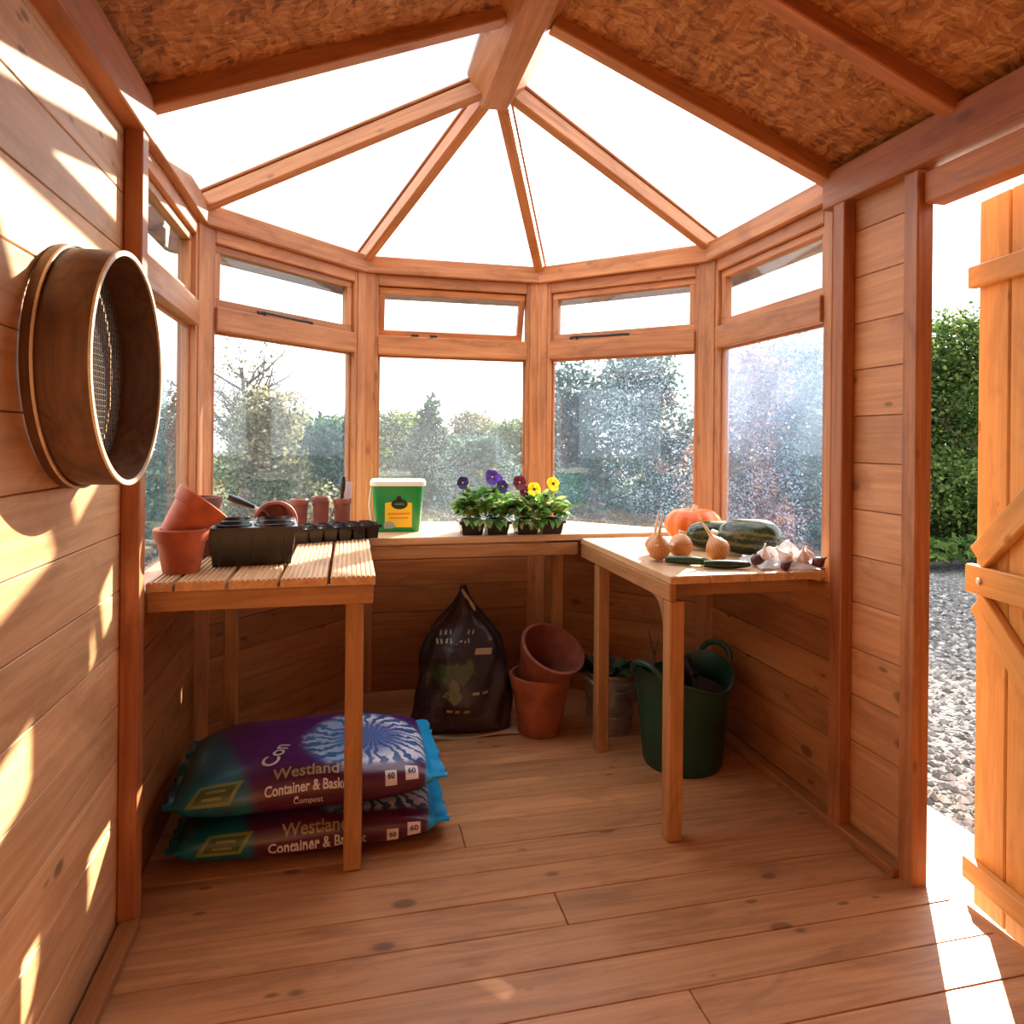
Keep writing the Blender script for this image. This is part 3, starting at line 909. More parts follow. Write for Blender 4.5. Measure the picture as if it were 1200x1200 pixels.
# ------------------------------------------------------------------ benches
BZ = 0.712      # right bench
BL_ = 0.737     # left bench
BB_ = 0.726     # back bench
def deck_mesh(name, L, w, t=0.022, ridges=9, mat='bench'):
    """decking plank: ridged top, local X along its length"""
    bm = bmesh.new()
    prof = [(-w / 2, -t / 2), (-w / 2, t / 2 - 0.003)]
    for k in range(ridges):
        a = -w / 2 + w * k / ridges; d = w / ridges
        prof += [(a + d * 0.14, t / 2), (a + d * 0.66, t / 2), (a + d * 0.80, t / 2 - 0.0035), (a + d * 0.98, t / 2 - 0.0035)]
    prof += [(w / 2, t / 2 - 0.004), (w / 2, -t / 2)]
    a = [bm.verts.new((-L / 2, y, z)) for y, z in prof]
    b = [bm.verts.new((L / 2, y, z)) for y, z in prof]
    n = len(prof)
    for i in range(n):
        bm.faces.new((a[i], a[(i + 1) % n], b[(i + 1) % n], b[i]))
    bm.faces.new(list(reversed(a))); bm.faces.new(b)
    bmesh.ops.recalc_face_normals(bm, faces=bm.faces)
    return mesh_of(name, bm, mat)

# left bench
YFB = -0.715
lb = thing('slatted_bench', 'left slatted staging bench carrying the black square pot tray', 'bench', (-0.62, -0.36, 0), group='benches round the bay')
dm = deck_mesh('plank', 0.695, 0.106)
edges = [-0.372, -0.487, -0.602, -0.717]
for e in edges:
    inst('plank', dm, lb, Matrix.Translation((e - 0.053 + 0.62, (YFB - 0.02) / 2 + 0.36, BL_ - 0.011)) @ Matrix.Rotation(R(90), 4, 'Z'))
inst('plank', deck_mesh('plank', 0.59, 0.055, ridges=5), lb, Matrix.Translation((-0.857 + 0.62, -0.42 + 0.36, BL_ - 0.011)) @ Matrix.Rotation(R(90), 4, 'Z'))
def LB(p): return (p[0] + 0.62, p[1] + 0.36, p[2])
timber('apron', lb, LB((-0.884, YFB + 0.022, BL_ - 0.047)), LB((-0.376, YFB + 0.022, BL_ - 0.047)), 0.022, 0.048, 'benchleg')
timber('apron', lb, LB((-0.386, YFB + 0.034, BL_ - 0.049)), LB((-0.386, -0.015, BL_ - 0.049)), 0.022, 0.052, 'benchleg')
timber('apron', lb, LB((-0.80, -0.055, BL_ - 0.049)), LB((-0.40, -0.055, BL_ - 0.049)), 0.022, 0.052, 'benchleg')
def leg(par, x, y, top, s=0.044):
    timber('leg', par, (x, y, 0.0), (x, y, top), s, s, 'benchleg', up=(0, 1, 0), bev=0.004)
leg(lb, *LB((-0.420, YFB + 0.056, 0))[:2], BL_ - 0.023)
leg(lb, *LB((-0.795, -0.092, 0))[:2], BL_ - 0.075, 0.040)
leg(lb, *LB((-0.420, -0.092, 0))[:2], BL_ - 0.075, 0.040)
# back bench: boards run across, cut to the angled walls
bb = thing('back_bench', 'back bench across the bay carrying green tub and pansies', 'bench', (0, 0.22, 0), group='benches round the bay')
def top_board(par, pts, z1, mat, t=0.022, org=(0, 0), along='x'):
    bm = bmesh.new(); prism(bm, [(x - org[0], y - org[1]) for x, y in pts], z1 - t, z1)
    bmesh.ops.recalc_face_normals(bm, faces=bm.faces)
    return obj('plank', bm, mat, par)
ys = [-0.002, 0.112, 0.228, 0.344, 0.462]
for y0_, y1_ in zip(ys, ys[1:]):
    x0_ = A_ - max(y0_, 0.012) - 0.006; x1_ = A_ - y1_ - 0.006
    top_board(bb, [(-x0_, y0_ + 0.002), (x0_, y0_ + 0.002), (x1_, y1_ - 0.002), (-x1_, y1_ - 0.002)], BB_, 'bench', org=(0, 0.22))
timber('apron', bb, (-0.365, 0.012 - 0.22, BB_ - 0.053), (0.388, 0.012 - 0.22, BB_ - 0.053), 0.022, 0.046, 'benchleg')
leg(bb, 0.348, 0.130 - 0.22, BB_ - 0.029, 0.040)
timber('apron', bb, (-0.40, 0.43 - 0.22, BB_ - 0.053), (0.40, 0.43 - 0.22, BB_ - 0.053), 0.022, 0.046, 'benchleg')
# right bench
rbh = thing('right_bench', 'right bench heaped with pumpkin, onions and marrows', 'bench', (0.64, -0.37, 0), group='benches round the bay')
def RB(p): return (p[0] - 0.64, p[1] + 0.37, p[2])
dm2 = timber_mesh('plank', 0.735, 0.1165, 0.022, 'bench', 0.0025)
for k in range(4):
    inst('plank', dm2, rbh, Matrix.Translation(RB((0.396 + 0.0578 + k * 0.1195, (-0.742 - 0.006) / 2, BZ - 0.011))) @ Matrix.Rotation(R(90), 4, 'Z'))
timber('apron', rbh, RB((0.407, -0.735, BZ - 0.046)), RB((0.407, -0.008, BZ - 0.046)), 0.022, 0.046, 'benchleg')
timber('apron', rbh, RB((0.42, -0.655, BZ - 0.047)), RB((0.868, -0.655, BZ - 0.047)), 0.022, 0.048, 'benchleg')
timber('apron', rbh, RB((0.42, -0.06, BZ - 0.047)), RB((0.80, -0.06, BZ - 0.047)), 0.022, 0.048, 'benchleg')
leg(rbh, *RB((0.418 + 0.003, -0.712, 0))[:2], BZ - 0.070, 0.044)
leg(rbh, *RB((0.418 + 0.003, -0.165, 0))[:2], BZ - 0.070, 0.044)
# quarter round bracket under the side apron at the front leg
bm = bmesh.new()
arc = [(0, 0)] + [(-0.0, 0)]
pts = [(0.0, 0.0), (0.0, -0.075)] + [(0.075 - 0.075 * math.cos(t), -0.075 + 0.075 * math.sin(t)) for t in [R(a) for a in (18, 36, 54, 72, 90)]]
a = [bm.verts.new((-0.009, y, z)) for y, z in pts]; b = [bm.verts.new((0.009, y, z)) for y, z in pts]
bm.faces.new(list(reversed(a))); bm.faces.new(b)
for i in range(len(pts)): bm.faces.new((a[i], a[(i + 1) % len(pts)], b[(i + 1) % len(pts)], b[i]))
bmesh.ops.recalc_face_normals(bm, faces=bm.faces)
obj('bracket', bm, 'benchleg', rbh, loc=RB((0.408, -0.690, BZ - 0.069)))

# ------------------------------------------------------------------ garden sieve on the left wall
def sieve():
    rad, dep = 0.207, 0.094
    x0 = -A_ - FW + 0.004
    t = thing('garden_sieve', 'round wooden garden sieve hung on the left wall', 'sieve', (x0, -1.065, 1.190))
    def ring(name, r0, r1, za, zb, mat):
        bm = bmesh.new()
        lathe(bm, [(r1, za), (r0, za), (r0, zb), (r1, zb), (r1, za)], 64)
        return obj(name, bm, mat, t, rot=(0, R(90), 0), smooth=True)
    pale = 'riddle_rim'
    M[pale] = wood('pale_rim_wood', (0.55, 0.42, 0.28), (0.80, 0.68, 0.52), 0.5, 0.0)
    ring('hoop', rad, rad - 0.0075, 0.014, dep - 0.004, 'riddle')
    ring('rim', rad + 0.0005, rad - 0.008, dep - 0.004, dep, pale)
    ring('base_hoop', rad + 0.006, rad - 0.002, 0.0, 0.014, 'riddle')
    ring('base_rim', rad + 0.0065, rad + 0.003, 0.014, 0.018, pale)  # narrow pale ring paints the sunlit edge of the back hoop
    bm = bmesh.new()                                     # woven wire
    g_ = 0.0105; n = int(rad / g_)
    for k in range(-n, n + 1):
        c = k * g_; h = math.sqrt(max(0, (rad - 0.007) ** 2 - c * c))
        if h < 0.01: continue
        for (p, q) in (((c, -h, 0), (c, h, 0)), ((-h, c, 0.0012), (h, c, 0.0012))):
            tube(bm, [p, q], 0.0011, 4, cap=False)
    obj('wire_mesh', bm, plain('dull_wire', (0.16, 0.15, 0.14), 0.5, metal=0.6), t, loc=(0.018, 0, 0), rot=(0, R(90), 0))
    bm = bmesh.new(); tube(bm, [(-0.004, 0, 0.203), (0.03, 0, 0.201)], 0.0025, 6)
    obj('nail', bm, 'black_metal', t)
sieve()

# ------------------------------------------------------------------ bags
def bag_profile(L, Dp, T, ex=0.62, endpow=5.0):
    def dims(s):
        e = min(1.0, abs(2 * s / L))
        k = max(0.0, 1 - e ** endpow)
        return Dp / 2 * (0.90 + 0.10 * k ** 0.5), max(0.005, T / 2 * k ** 0.55)
    return dims

class Bag:
    """lying pillow bag. x along its length; cross-section a soft rectangle; t = arc length up from the front edge"""
    def __init__(self, L, Dp, T, lump=0.006, seed=1, ex=0.60, hump=0.0):
        self.L, self.D, self.T, self.lump, self.ex, self.hump = L, Dp, T, lump, ex, hump
        self.dims = bag_profile(L, Dp, T)
        self.ph = [random.Random(seed + k).uniform(0, 6.28) for k in range(8)]
        a = np.linspace(-math.pi, math.pi, 721)
        self.a = a
        c = np.cos(a); s = np.sin(a)
        yy = -Dp / 2 * np.sign(c) * np.abs(c) ** ex; zz = T / 2 * np.sign(s) * np.abs(s) ** ex
        d = np.concatenate([[0], np.cumsum(np.hypot(np.diff(yy), np.diff(zz)))])
        self.arc = d - d[360]
    def pos(self, s, t, off=0.0):
        phi = float(np.interp(t, self.arc, self.a))
        hy, hz = self.dims(s)
        c, sn = math.cos(phi), math.sin(phi)
        y = -hy * math.copysign(abs(c) ** self.ex, c)
        z = hz * math.copysign(abs(sn) ** self.ex, sn)
        p = self.ph
        amp = self.lump * min(1, hz / (self.T * 0.3))
        z += (amp * (math.sin(9 * s + p[0]) * math.cos(11 * y + p[1]) + 0.6 * math.sin(21 * s + 13 * y + p[2]))) * (1 if z > 0 else 0.15)
        z += self.hump * (1 - min(1, abs(2 * s / self.L)) ** 2) * (1 if z > 0 else 0) * max(0, sn)
        y += amp * 0.7 * math.sin(17 * s + p[3]) * abs(c)
        n = Vector((0, -c * 0.8 / max(hy, .02) * 0.1, sn / max(hz, .02) * 0.1))
        n = Vector((0, -c, sn)) if n.length < 1e-6 else n.normalized()
        return Vector((s, y, z + self.T / 2)) + n * off
    def body(self, name, mat, parent, ns=56, nt=64):
        bm = bmesh.new()
        uv = bm.loops.layers.uv.new('print')
        tot0, tot1 = self.arc[0], self.arc[-1]
        rows = []
        ss = [self.L * (-0.5 + k / ns) for k in range(ns + 1)]
        tt = [tot0 + (tot1 - tot0) * k / nt for k in range(nt)]
        for s in ss: rows.append([bm.verts.new(self.pos(s, t)) for t in tt])
        for i in range(ns):
            for j in range(nt):
                j2 = (j + 1) % nt
                f = bm.faces.new((rows[i][j], rows[i][j2], rows[i + 1][j2], rows[i + 1][j]))
                co = [(ss[i], tt[j]), (ss[i], tt[j] + (tot1 - tot0) / nt), (ss[i + 1], tt[j] + (tot1 - tot0) / nt), (ss[i + 1], tt[j])]
                for lp, (a, b) in zip(f.loops, co): lp[uv].uv = (a, b)
        bm.faces.new(rows[0]); bm.faces.new(list(reversed(rows[-1])))
        bmesh.ops.recalc_face_normals(bm, faces=bm.faces)
        return obj(name, bm, mat, parent, smooth=True)
    def end_flap(self, side, mat, parent, length=0.03, name='end_seam'):
        bm = bmesh.new()
        n = 24
        hy = self.dims(self.L / 2)[0]
        s = self.L / 2 * side
        top = []; bot = []
        for k in range(n + 1):
            y = -hy + 2 * hy * k / n
            wz = 0.004 * math.sin(k * 1.1 + side) + self.T / 2
            row = [(s - side * 0.006, y, wz), (s + side * length * 0.5, y * 0.99, wz + 0.004 * math.sin(k * 0.9)), (s + side * (length + 0.004 * math.sin(k * 2.0)), y * 0.98, wz - 0.006 + 0.006 * math.sin(k * 1.3 + 1))]
            top.append([bm.verts.new((a, b, c + 0.0025)) for a, b, c in row]); bot.append([bm.verts.new((a, b, c - 0.0025)) for a, b, c in row])
        for k in range(n):
            for j in range(2):
                bm.faces.new((top[k][j], top[k + 1][j], top[k + 1][j + 1], top[k][j + 1]))
                bm.faces.new((bot[k][j], bot[k][j + 1], bot[k + 1][j + 1], bot[k + 1][j]))
            bm.faces.new((top[k][2], top[k + 1][2], bot[k + 1][2], bot[k][2]))
        for k in (0, n):
            bm.faces.new([top[k][0], top[k][1], top[k][2], bot[k][2], bot[k][1], bot[k][0]])
        bmesh.ops.recalc_face_normals(bm, faces=bm.faces)
        return obj(name, bm, mat, parent, smooth=True)
    def stick(self, me, s0, t0, mat, parent, name, off=0.0015, ang=0.0):
        if name.endswith('lettering'): off += 0.0016
        ca, sa = math.cos(ang), math.sin(ang)
        for v in me.vertices:
            x, y = v.co.x, v.co.y
            v.co = self.pos(s0 + x * ca - y * sa, t0 + x * sa + y * ca, off + v.co.z)
        me.materials.clear(); me.materials.append(M[mat] if isinstance(mat, str) else mat)
        o = bpy.data.objects.new(name, me)
        return link(o, parent)

def patch_mesh(w, h, nx=8, ny=8, skew=0.0, hole=None):
    bm = bmesh.new()
    vv = [[bm.verts.new((w * (i / nx - .5) + skew * (j / ny - .5), h * (j / ny - .5), 0)) for j in range(ny + 1)] for i in range(nx + 1)]
    for i in range(nx):
        for j in range(ny):
            if hole and hole <= i < nx - hole and hole <= j < ny - hole: continue
            bm.faces.new((vv[i][j], vv[i + 1][j], vv[i + 1][j + 1], vv[i][j + 1]))
    me = bpy.data.meshes.new('patch'); bm.to_mesh(me); bm.free()
    return me

def bag_print(L, flower=True):
    m, nt = new_mat('compost_bag_print'); g = G(nt)
    uvn = g.n('ShaderNodeUVMap'); uvn.uv_map = 'print'
    s = g.n('ShaderNodeSeparateXYZ'); g.put(s.inputs[0], uvn.outputs[0])
    x, t = s.outputs[0], s.outputs[1]
    nz = g.noise(uvn.outputs[0], 8.0, 3)
    base = g.mix(g.sstep(t, 0.02, 0.12), (0.080, 0.008, 0.030), (0.078, 0.010, 0.120))
    base = g.mix(g.math('MULTIPLY', g.sstep(nz, 0.45, 0.7), 0.4), base, (0.05, 0.008, 0.07))
    # teal end
    lim = g.math('ADD', x, g.math('MULTIPLY', t, 0.32))
    teal = g.mix(g.sstep(nz, 0.3, 0.7), (0.005, 0.065, 0.10), (0.008, 0.14, 0.19))
    base = g.mix(g.sstep(lim, -0.115, -0.150), base, teal)
    # cornflower: blue heart and white radiating petals
    dx = g.math('SUBTRACT', x, 0.165); dy = g.math('SUBTRACT', t, 0.205)
    ang = g.math('ARCTAN2', dy, dx)
    rr = g.math('SQRT', g.math('ADD', g.math('MULTIPLY', dx, dx), g.math('MULTIPLY', dy, dy)))
    n2 = g.noise(uvn.outputs[0], 13.0, 4, 0.65, out=0)
    ray = g.math('SINE', g.math('ADD', g.math('MULTIPLY', ang, 23.0), g.math('MULTIPLY', n2, 22.0)))
    pet = g.math('MULTIPLY', g.sstep(ray, -0.35, 0.35), g.sstep(g.math('ADD', rr, g.math('MULTIPLY', n2, 0.10)), 0.245, 0.205))
    blue = g.math('MULTIPLY', g.sstep(rr, 0.20, 0.15), g.sstep(dx, 0.0, -0.06))
    on = g.sstep(t, 0.060, 0.085)
    base = g.mix(g.math('MULTIPLY', g.math('MULTIPLY', g.sstep(rr, 0.20, 0.16), 0.85), on), base, (0.02, 0.13, 0.36))
    pc = g.mix(g.sstep(rr, 0.05, 0.13), (0.12, 0.20, 0.50), (0.72, 0.74, 0.86))
    base = g.mix(g.math('MULTIPLY', pet, on), base, pc)
    base = g.mix(g.math('MULTIPLY', g.math('MULTIPLY', blue, on), 0.6), base, (0.01, 0.18, 0.42))
    # bright blue right end
    lim2 = g.math('ADD', x, g.math('MULTIPLY', t, -0.10))
    base = g.mix(g.sstep(lim2, 0.292, 0.302), base, (0.01, 0.30, 0.62))
    g.out(g.bsdf(base, 0.28, g.bump(g.noise(uvn.outputs[0], 30.0, 4), 0.25, 0.006), 0.5))
    return m
M['bagprint'] = bag_print(0.66)
M['bag_blue'] = plain('bright_blue_plastic', (0.01, 0.30, 0.62), 0.28)
M['bag_teal'] = plain('teal_plastic', (0.008, 0.13, 0.18), 0.3)
M['lime'] = plain('lime_print', (0.17, 0.23, 0.06), 0.4)
M['olive_print'] = plain('olive_print', (0.06, 0.08, 0.02), 0.4)

def compost_bag(label, loc, rz, T, seed, lower, hump):
    t = thing('compost_bag', label, 'bag', loc, rz, 'stacked purple compost bags')
    B = Bag(0.645, 0.43, T, 0.005, seed, hump=hump)
    body = B.body('bag_body', 'bagprint', t)
    B.end_flap(1, 'bag_blue', t, 0.035)
    B.end_flap(-1, 'bag_teal', t, 0.020)
    k = 0.0 if not lower else -0.022
    dx = 0.0 if not lower else 0.02
    B.stick(text_mesh('Westland', 0.042, bold=0.0008), -0.005 + dx, 0.052 + k, 'gold_print', t, 'logo_lettering')
    B.stick(text_mesh('Container & Basket', 0.0265 if not lower else 0.030, bold=0.0006), 0.0 + dx, 0.018 + k, 'white_print', t, 'lettering')
    if not lower:
        B.stick(text_mesh('Compost', 0.019), 0.0, -0.006, 'white_print', t, 'lettering')
        B.stick(text_mesh('Con', 0.062, bold=0.001), -0.085, 0.135, 'white_print', t, 'lettering', ang=R(72))
    for (sx, w) in ((0.262, 0.034), (0.207, 0.030)):
        z0 = 0.036 if not lower else 0.004
        B.stick(patch_mesh(w, w * 1.15), sx, z0 - (0 if w > 0.032 else 0.010), 'white_print', t, 'volume_mark', 0.0012)
        B.stick(text_mesh('60', w * 0.62, bold=0.0004), sx, z0 + 0.002 - (0 if w > 0.032 else 0.010), 'black_print', t, 'lettering', 0.0022)
    B.stick(patch_mesh(0.105, 0.052, 10, 6, 0.030, hole=1), -0.222 + dx, 0.030 + k * 0.6, 'lime', t, 'flash_border', 0.0014)
    B.stick(patch_mesh(0.080, 0.034, 8, 6, 0.022), -0.222 + dx, 0.030 + k * 0.6, 'olive_print', t, 'flash', 0.0012)
    for q in (-0.009, 0.006):
        B.stick(patch_mesh(0.045, 0.006, 8, 1), -0.222 + dx + q * 0.6, 0.030 + k * 0.6 + q, 'lime', t, 'flash_line', 0.0022)
    return t
compost_bag('lower of two purple compost bags, flat on the floor under the slatted bench', (-0.525, -0.408, 0.0), R(0), 0.105, 3, True, 0.0)
compost_bag('upper of two purple compost bags, with the white cornflower picture on top', (-0.535, -0.405, 0.112), R(1.5), 0.105, 8, False, 0.018)

# black bag leaning at the back
def black_bag():
    t = thing('potting_soil_bag', 'black bag with gathered top slumped under the back bench', 'bag', (-0.036, 0.075, 0.0), R(-6))
    rows = []
    Hh = 0.505
    bm = bmesh.new(); uv = bm.loops.layers.uv.new('print')
    prof = [(0.0, .185, .010), (0.012, .190, .050), (0.05, .184, .085), (0.12, .176, .098), (0.20, .166, .095), (0.28, .155, .085), (0.335, .138, .066), (0.375, .105, .050), (0.41, .070, .038), (0.44, .042, .028), (0.47, .024, .018), (0.505, .010, .008)]
    n = 48
    def centre(z):
        f = z / Hh
        return Vector((0.012 * math.sin(4 * f) + 0.045 * f * f * 0.6, 0.01 + 0.115 * f ** 1.3, z))
    def P_(zk, hx, hy, a):
        c = centre(zk)
        ca, sa = math.cos(a), math.sin(a)
        x = hx * math.copysign(abs(ca) ** 0.75, ca); y = hy * math.copysign(abs(sa) ** 0.75, sa)
        f = zk / Hh
        wr_ = 0.006 * math.sin(5 * a + 9 * f) + 0.005 * math.sin(9 * a - 14 * f)
        if f > 0.66: wr_ *= 2.0 * (1 - f) + 0.25
        if zk < 0.03: wr_ *= 0.2
        return c + Vector((x * (1 + wr_ / max(hx, .03)), y * (1 + wr_ / max(hy, .03)), 0.010 * math.sin(3 * a) * f))
    zs = np.linspace(0, Hh, 46)
    pz = [p[0] for p in prof]
    for z in zs:
        hx = float(np.interp(z, pz, [p[1] for p in prof])); hy = float(np.interp(z, pz, [p[2] for p in prof]))
        rows.append([bm.verts.new(P_(z, hx, hy, 2 * math.pi * k / n)) for k in range(n)])
    for A, B, z0, z1 in zip(rows, rows[1:], zs, zs[1:]):
        for k in range(n):
            f = bm.faces.new((A[k], A[(k + 1) % n], B[(k + 1) % n], B[k]))
            for lp, zz in zip(f.loops, (z0, z0, z1, z1)): lp[uv].uv = (lp.vert.co.x, zz)
    bm.faces.new(list(reversed(rows[0]))); bm.faces.new(rows[-1])
    bmesh.ops.recalc_face_normals(bm, faces=bm.faces)
    m, nt = new_mat('black_bag_print'); g = G(nt)
    un = g.n('ShaderNodeUVMap'); un.uv_map = 'print'
    tc = g.n('ShaderNodeTexCoord').outputs['Object']
    sp = g.n('ShaderNodeSeparateXYZ'); g.put(sp.inputs[0], tc)
    x, z = sp.outputs[0], sp.outputs[2]
    front = g.sstep(sp.outputs[1], 0.06, 0.04)
    nz = g.noise(tc, 25.0, 4, out=1)
    def blob(cx, cz, rx, rz, wob=0.075):
        d = g.n('ShaderNodeVectorMath', operation='LENGTH')
        cb = g.n('ShaderNodeCombineXYZ')
        sn = g.n('ShaderNodeSeparateXYZ'); g.put(sn.inputs[0], nz)
        g.put(cb.inputs[0], g.math('DIVIDE', g.math('ADD', g.math('SUBTRACT', x, cx), g.math('MULTIPLY', g.math('SUBTRACT', sn.outputs[0], 0.5), wob)), rx))
        g.put(cb.inputs[1], g.math('DIVIDE', g.math('ADD', g.math('SUBTRACT', z, cz), g.math('MULTIPLY', g.math('SUBTRACT', sn.outputs[1], 0.5), wob)), rz))
        g.put(d.inputs[0], cb.outputs[0])
        return g.sstep(d.outputs['Value'], 1.05, 0.85)
    c = g.mix(g.sstep(z, 0.16, 0.04), (0.018, 0.011, 0.013), (0.038, 0.012, 0.022))
    c = g.mix(g.math('MULTIPLY', blob(-0.055, 0.225, 0.050, 0.035), front), c, (0.028, 0.055, 0.016))
    c = g.mix(g.math('MULTIPLY', blob(0.015, 0.235, 0.045, 0.030), front), c, (0.060, 0.068, 0.026))
    c = g.mix(g.math('MULTIPLY', blob(-0.025, 0.165, 0.028, 0.050), front), c, (0.13, 0.11, 0.045))
    g.out(g.bsdf(c, 0.32, g.bump(g.noise(tc, 18.0, 4), 0.5, 0.012), 0.5))
    o = obj('bag_body', bm, m, t, smooth=True)
    # front surface lookup for the print
    def front_pt(x, z, off):
        hx = float(np.interp(z, pz, [p[1] for p in prof])); hy = float(np.interp(z, pz, [p[2] for p in prof]))
        c_ = centre(z); u = max(-0.98, min(0.98, (x - c_.x) / hx))
        ca = math.copysign(abs(u) ** (1 / 0.75), u); a = -math.acos(max(-1, min(1, ca)))
        p = P_(z, hx, hy, a)
        return Vector((x, p.y - off, z))
    def strokes(z0, xs, hgt, mat, name):
        bmm = bmesh.new()
        for (xa, w, tilt) in xs:
            q = [(xa, z0), (xa + w, z0 + tilt * .3), (xa + w + tilt, z0 + hgt), (xa + tilt, z0 + hgt * 0.9)]
            bmm.faces.new([bmm.verts.new(front_pt(a, b, 0.004)) for a, b in q])
        obj(name, bmm, mat, t)
    rs = random.Random(5)
    for z0, x0, cnt in ((0.352, -0.075, 8), (0.325, -0.085, 8)):
        xs = []
        xx = x0
        for k in range(cnt):
            w = rs.uniform(0.004, 0.008); xs.append((xx, w, rs.uniform(-.004, .005))); xx += w + rs.uniform(0.008, 0.013)
        strokes(z0, xs, 0.016, 'grey_print', 'faded_lettering')
    strokes(0.286, [(0.052, 0.060, 0.006)], 0.022, 'gold_print', 'pale_label')
    strokes(0.10, [(-0.05, 0.02, 0.002), (-0.02, 0.016, 0.001), (0.01, 0.022, 0.002)], 0.010, 'gold_print', 'faded_lettering')
    strokes(0.16, [(0.04, 0.026, 0.002), (0.078, 0.02, 0.002)], 0.010, 'gold_print', 'faded_lettering')
    bm = bmesh.new()
    pts = []
    for k in range(25):
        f = k / 24; xx = -0.19 + 0.40 * f
        pts.append((xx, -0.035 - 0.012 * math.sin(f * 5) - 0.02, 0.006 + 0.004 * math.sin(9 * f)))
    for p, q in zip(pts, pts[1:]):
        a, b = Vector(p), Vector(q)
        w_ = Vector((0, 0.05, 0.0)); 
        top = [bm.verts.new(v) for v in (a + Vector((0, 0, .004)), b + Vector((0, 0, .004)), b + w_ + Vector((0, 0, .006)), a + w_ + Vector((0, 0, .006)))]
        bm.faces.new(top)
        bot = [bm.verts.new(v) for v in (a - Vector((0, 0, .003)), b - Vector((0, 0, .003)), b + w_ - Vector((0, 0, .003)), a + w_ - Vector((0, 0, .003)))]
        bm.faces.new(list(reversed(bot)))
        bm.faces.new((bot[0], bot[1], top[1], top[0]))
    bmesh.ops.remove_doubles(bm, verts=bm.verts, dist=1e-5)
    obj('bottom_seam', bm, 'seam', t)
    bm = bmesh.new()
    tube(bm, [(0.010, 0.108, 0.500), (0.026, 0.098, 0.475), (0.052, 0.088, 0.440), (0.060, 0.082, 0.425)], [0.005, 0.008, 0.008, 0.004], 8)
    obj('top_seam', bm, 'seam', t, smooth=True)
black_bag()

# ------------------------------------------------------------------ pots
def pot_mesh_parts(rt, rb, h, rim_h, rim_w, wall=0.006):
    bm = bmesh.new()
    rm = rb + (rt - rb) * (1 - rim_h / h)
    lathe(bm, [(0, 0), (rb * 0.96, 0), (rb, 0.004), (rm, h - rim_h), (rm + rim_w, h - rim_h + 0.001), (rt + rim_w, h - 0.003), (rt + rim_w - 0.002, h), (rt - wall, h),
               (rm - wall, h - rim_h), (rb - wall, 0.010), (rb * 0.2, 0.010), (0, 0.010)], 40)
    return bm
def pot(name, label, loc, rot, rt, rb, h, mat='terracotta', group=None, rim_h=None, rim_w=0.006, soil=False):
    o = obj(name, pot_mesh_parts(rt, rb, h, rim_h or h * 0.22, rim_w), mat, None, loc, rot, smooth=True)
    tag(o, label, 'pot', group)
    return o
# under the back bench
pot('terracotta_pot', 'large terracotta pot upright on the floor beside the black bag', (0.256, 0.030, 0.0), (0, 0, 0), 0.108, 0.078, 0.215, 'terracotta_aged', rim_h=0.05)
pot('terracotta_pot', 'dark terracotta pot tilted inside the large floor pot, mouth towards the door', (0.240, 0.066, 0.153), (R(30), R(15), 0), 0.116, 0.066, 0.205, mat='terracotta_dark', rim_h=0.048)
# on the left bench
pot('terracotta_pot', 'terracotta pot upright at the left end of the slatted bench', (-0.838, -0.585, BL_), (0, 0, 0), 0.060, 0.043, 0.108, rim_h=0.032, rim_w=0.005)
pot('terracotta_pot', 'terracotta pot tilted inside the upright pot on the slatted bench', (-0.855, -0.592, BL_ + 0.088), (0, R(39), R(22)), 0.064, 0.038, 0.110, rim_h=0.034, rim_w=0.005)
pot('terracotta_pot', 'dark brown pot behind the two tilted bench pots', (-0.838, -0.330, BL_), (0, 0, 0), 0.048, 0.036, 0.165, 'terracotta_dark', rim_w=0.004)
pot('terracotta_pot', 'pink terracotta pot lying on its side behind the black square tray', (-0.668, -0.185, BL_ + 0.098), (R(98), 0, R(12)), 0.060, 0.040, 0.10, 'terracotta_pink', rim_w=0.004)
# props it up: an upturned pot hidden behind the tray
pot('terracotta_pot', 'upturned dark pot behind the black tray carrying the pink pot', (-0.676, -0.235, BL_ + 0.050), (R(180), 0, 0), 0.050, 0.040, 0.050, 'terracotta_dark', rim_w=0.003)
for k, (x, y_, h) in enumerate(((-0.606, 0.100, 0.130), (-0.533, 0.112, 0.138), (-0.460, 0.118, 0.130))):
    pot('small_pot', ('leftmost of three small brown pots in the row behind the plug tray', 'middle of three small brown pots behind the plug tray', 'right small brown pot beside the white plant label')[k],
        (x, y_, BB_), (0, 0, R(10 * k)), 0.029, 0.026, h, 'terracotta_dark', 'row of small brown pots', rim_h=0.02, rim_w=0.003)
# white label stick and dark dibber in the right-hand pot
bm = bmesh.new(); bbox(bm, 0, 0, 0.09, 0.020, 0.0025, 0.18, 0.001)
pl = obj('plant_label', bm, 'white_print', None, (-0.445, 0.122, BB_ + 0.008), (R(-4), R(3), 0)); tag(pl, 'white plant label standing in the right small brown pot', 'label')
bm = bmesh.new(); lathe(bm, [(0, 0), (0.004, 0.012), (0.006, 0.06), (0.0065, 0.14), (0.009, 0.155), (0.010, 0.19), (0.006, 0.20), (0, 0.202)], 14)
db = obj('dibber', bm, 'black_plastic', None, (-0.470, 0.115, BB_ + 0.010), (R(3), R(4), 0), smooth=True); tag(db, 'dark dibber standing in the right small brown pot', 'tool')

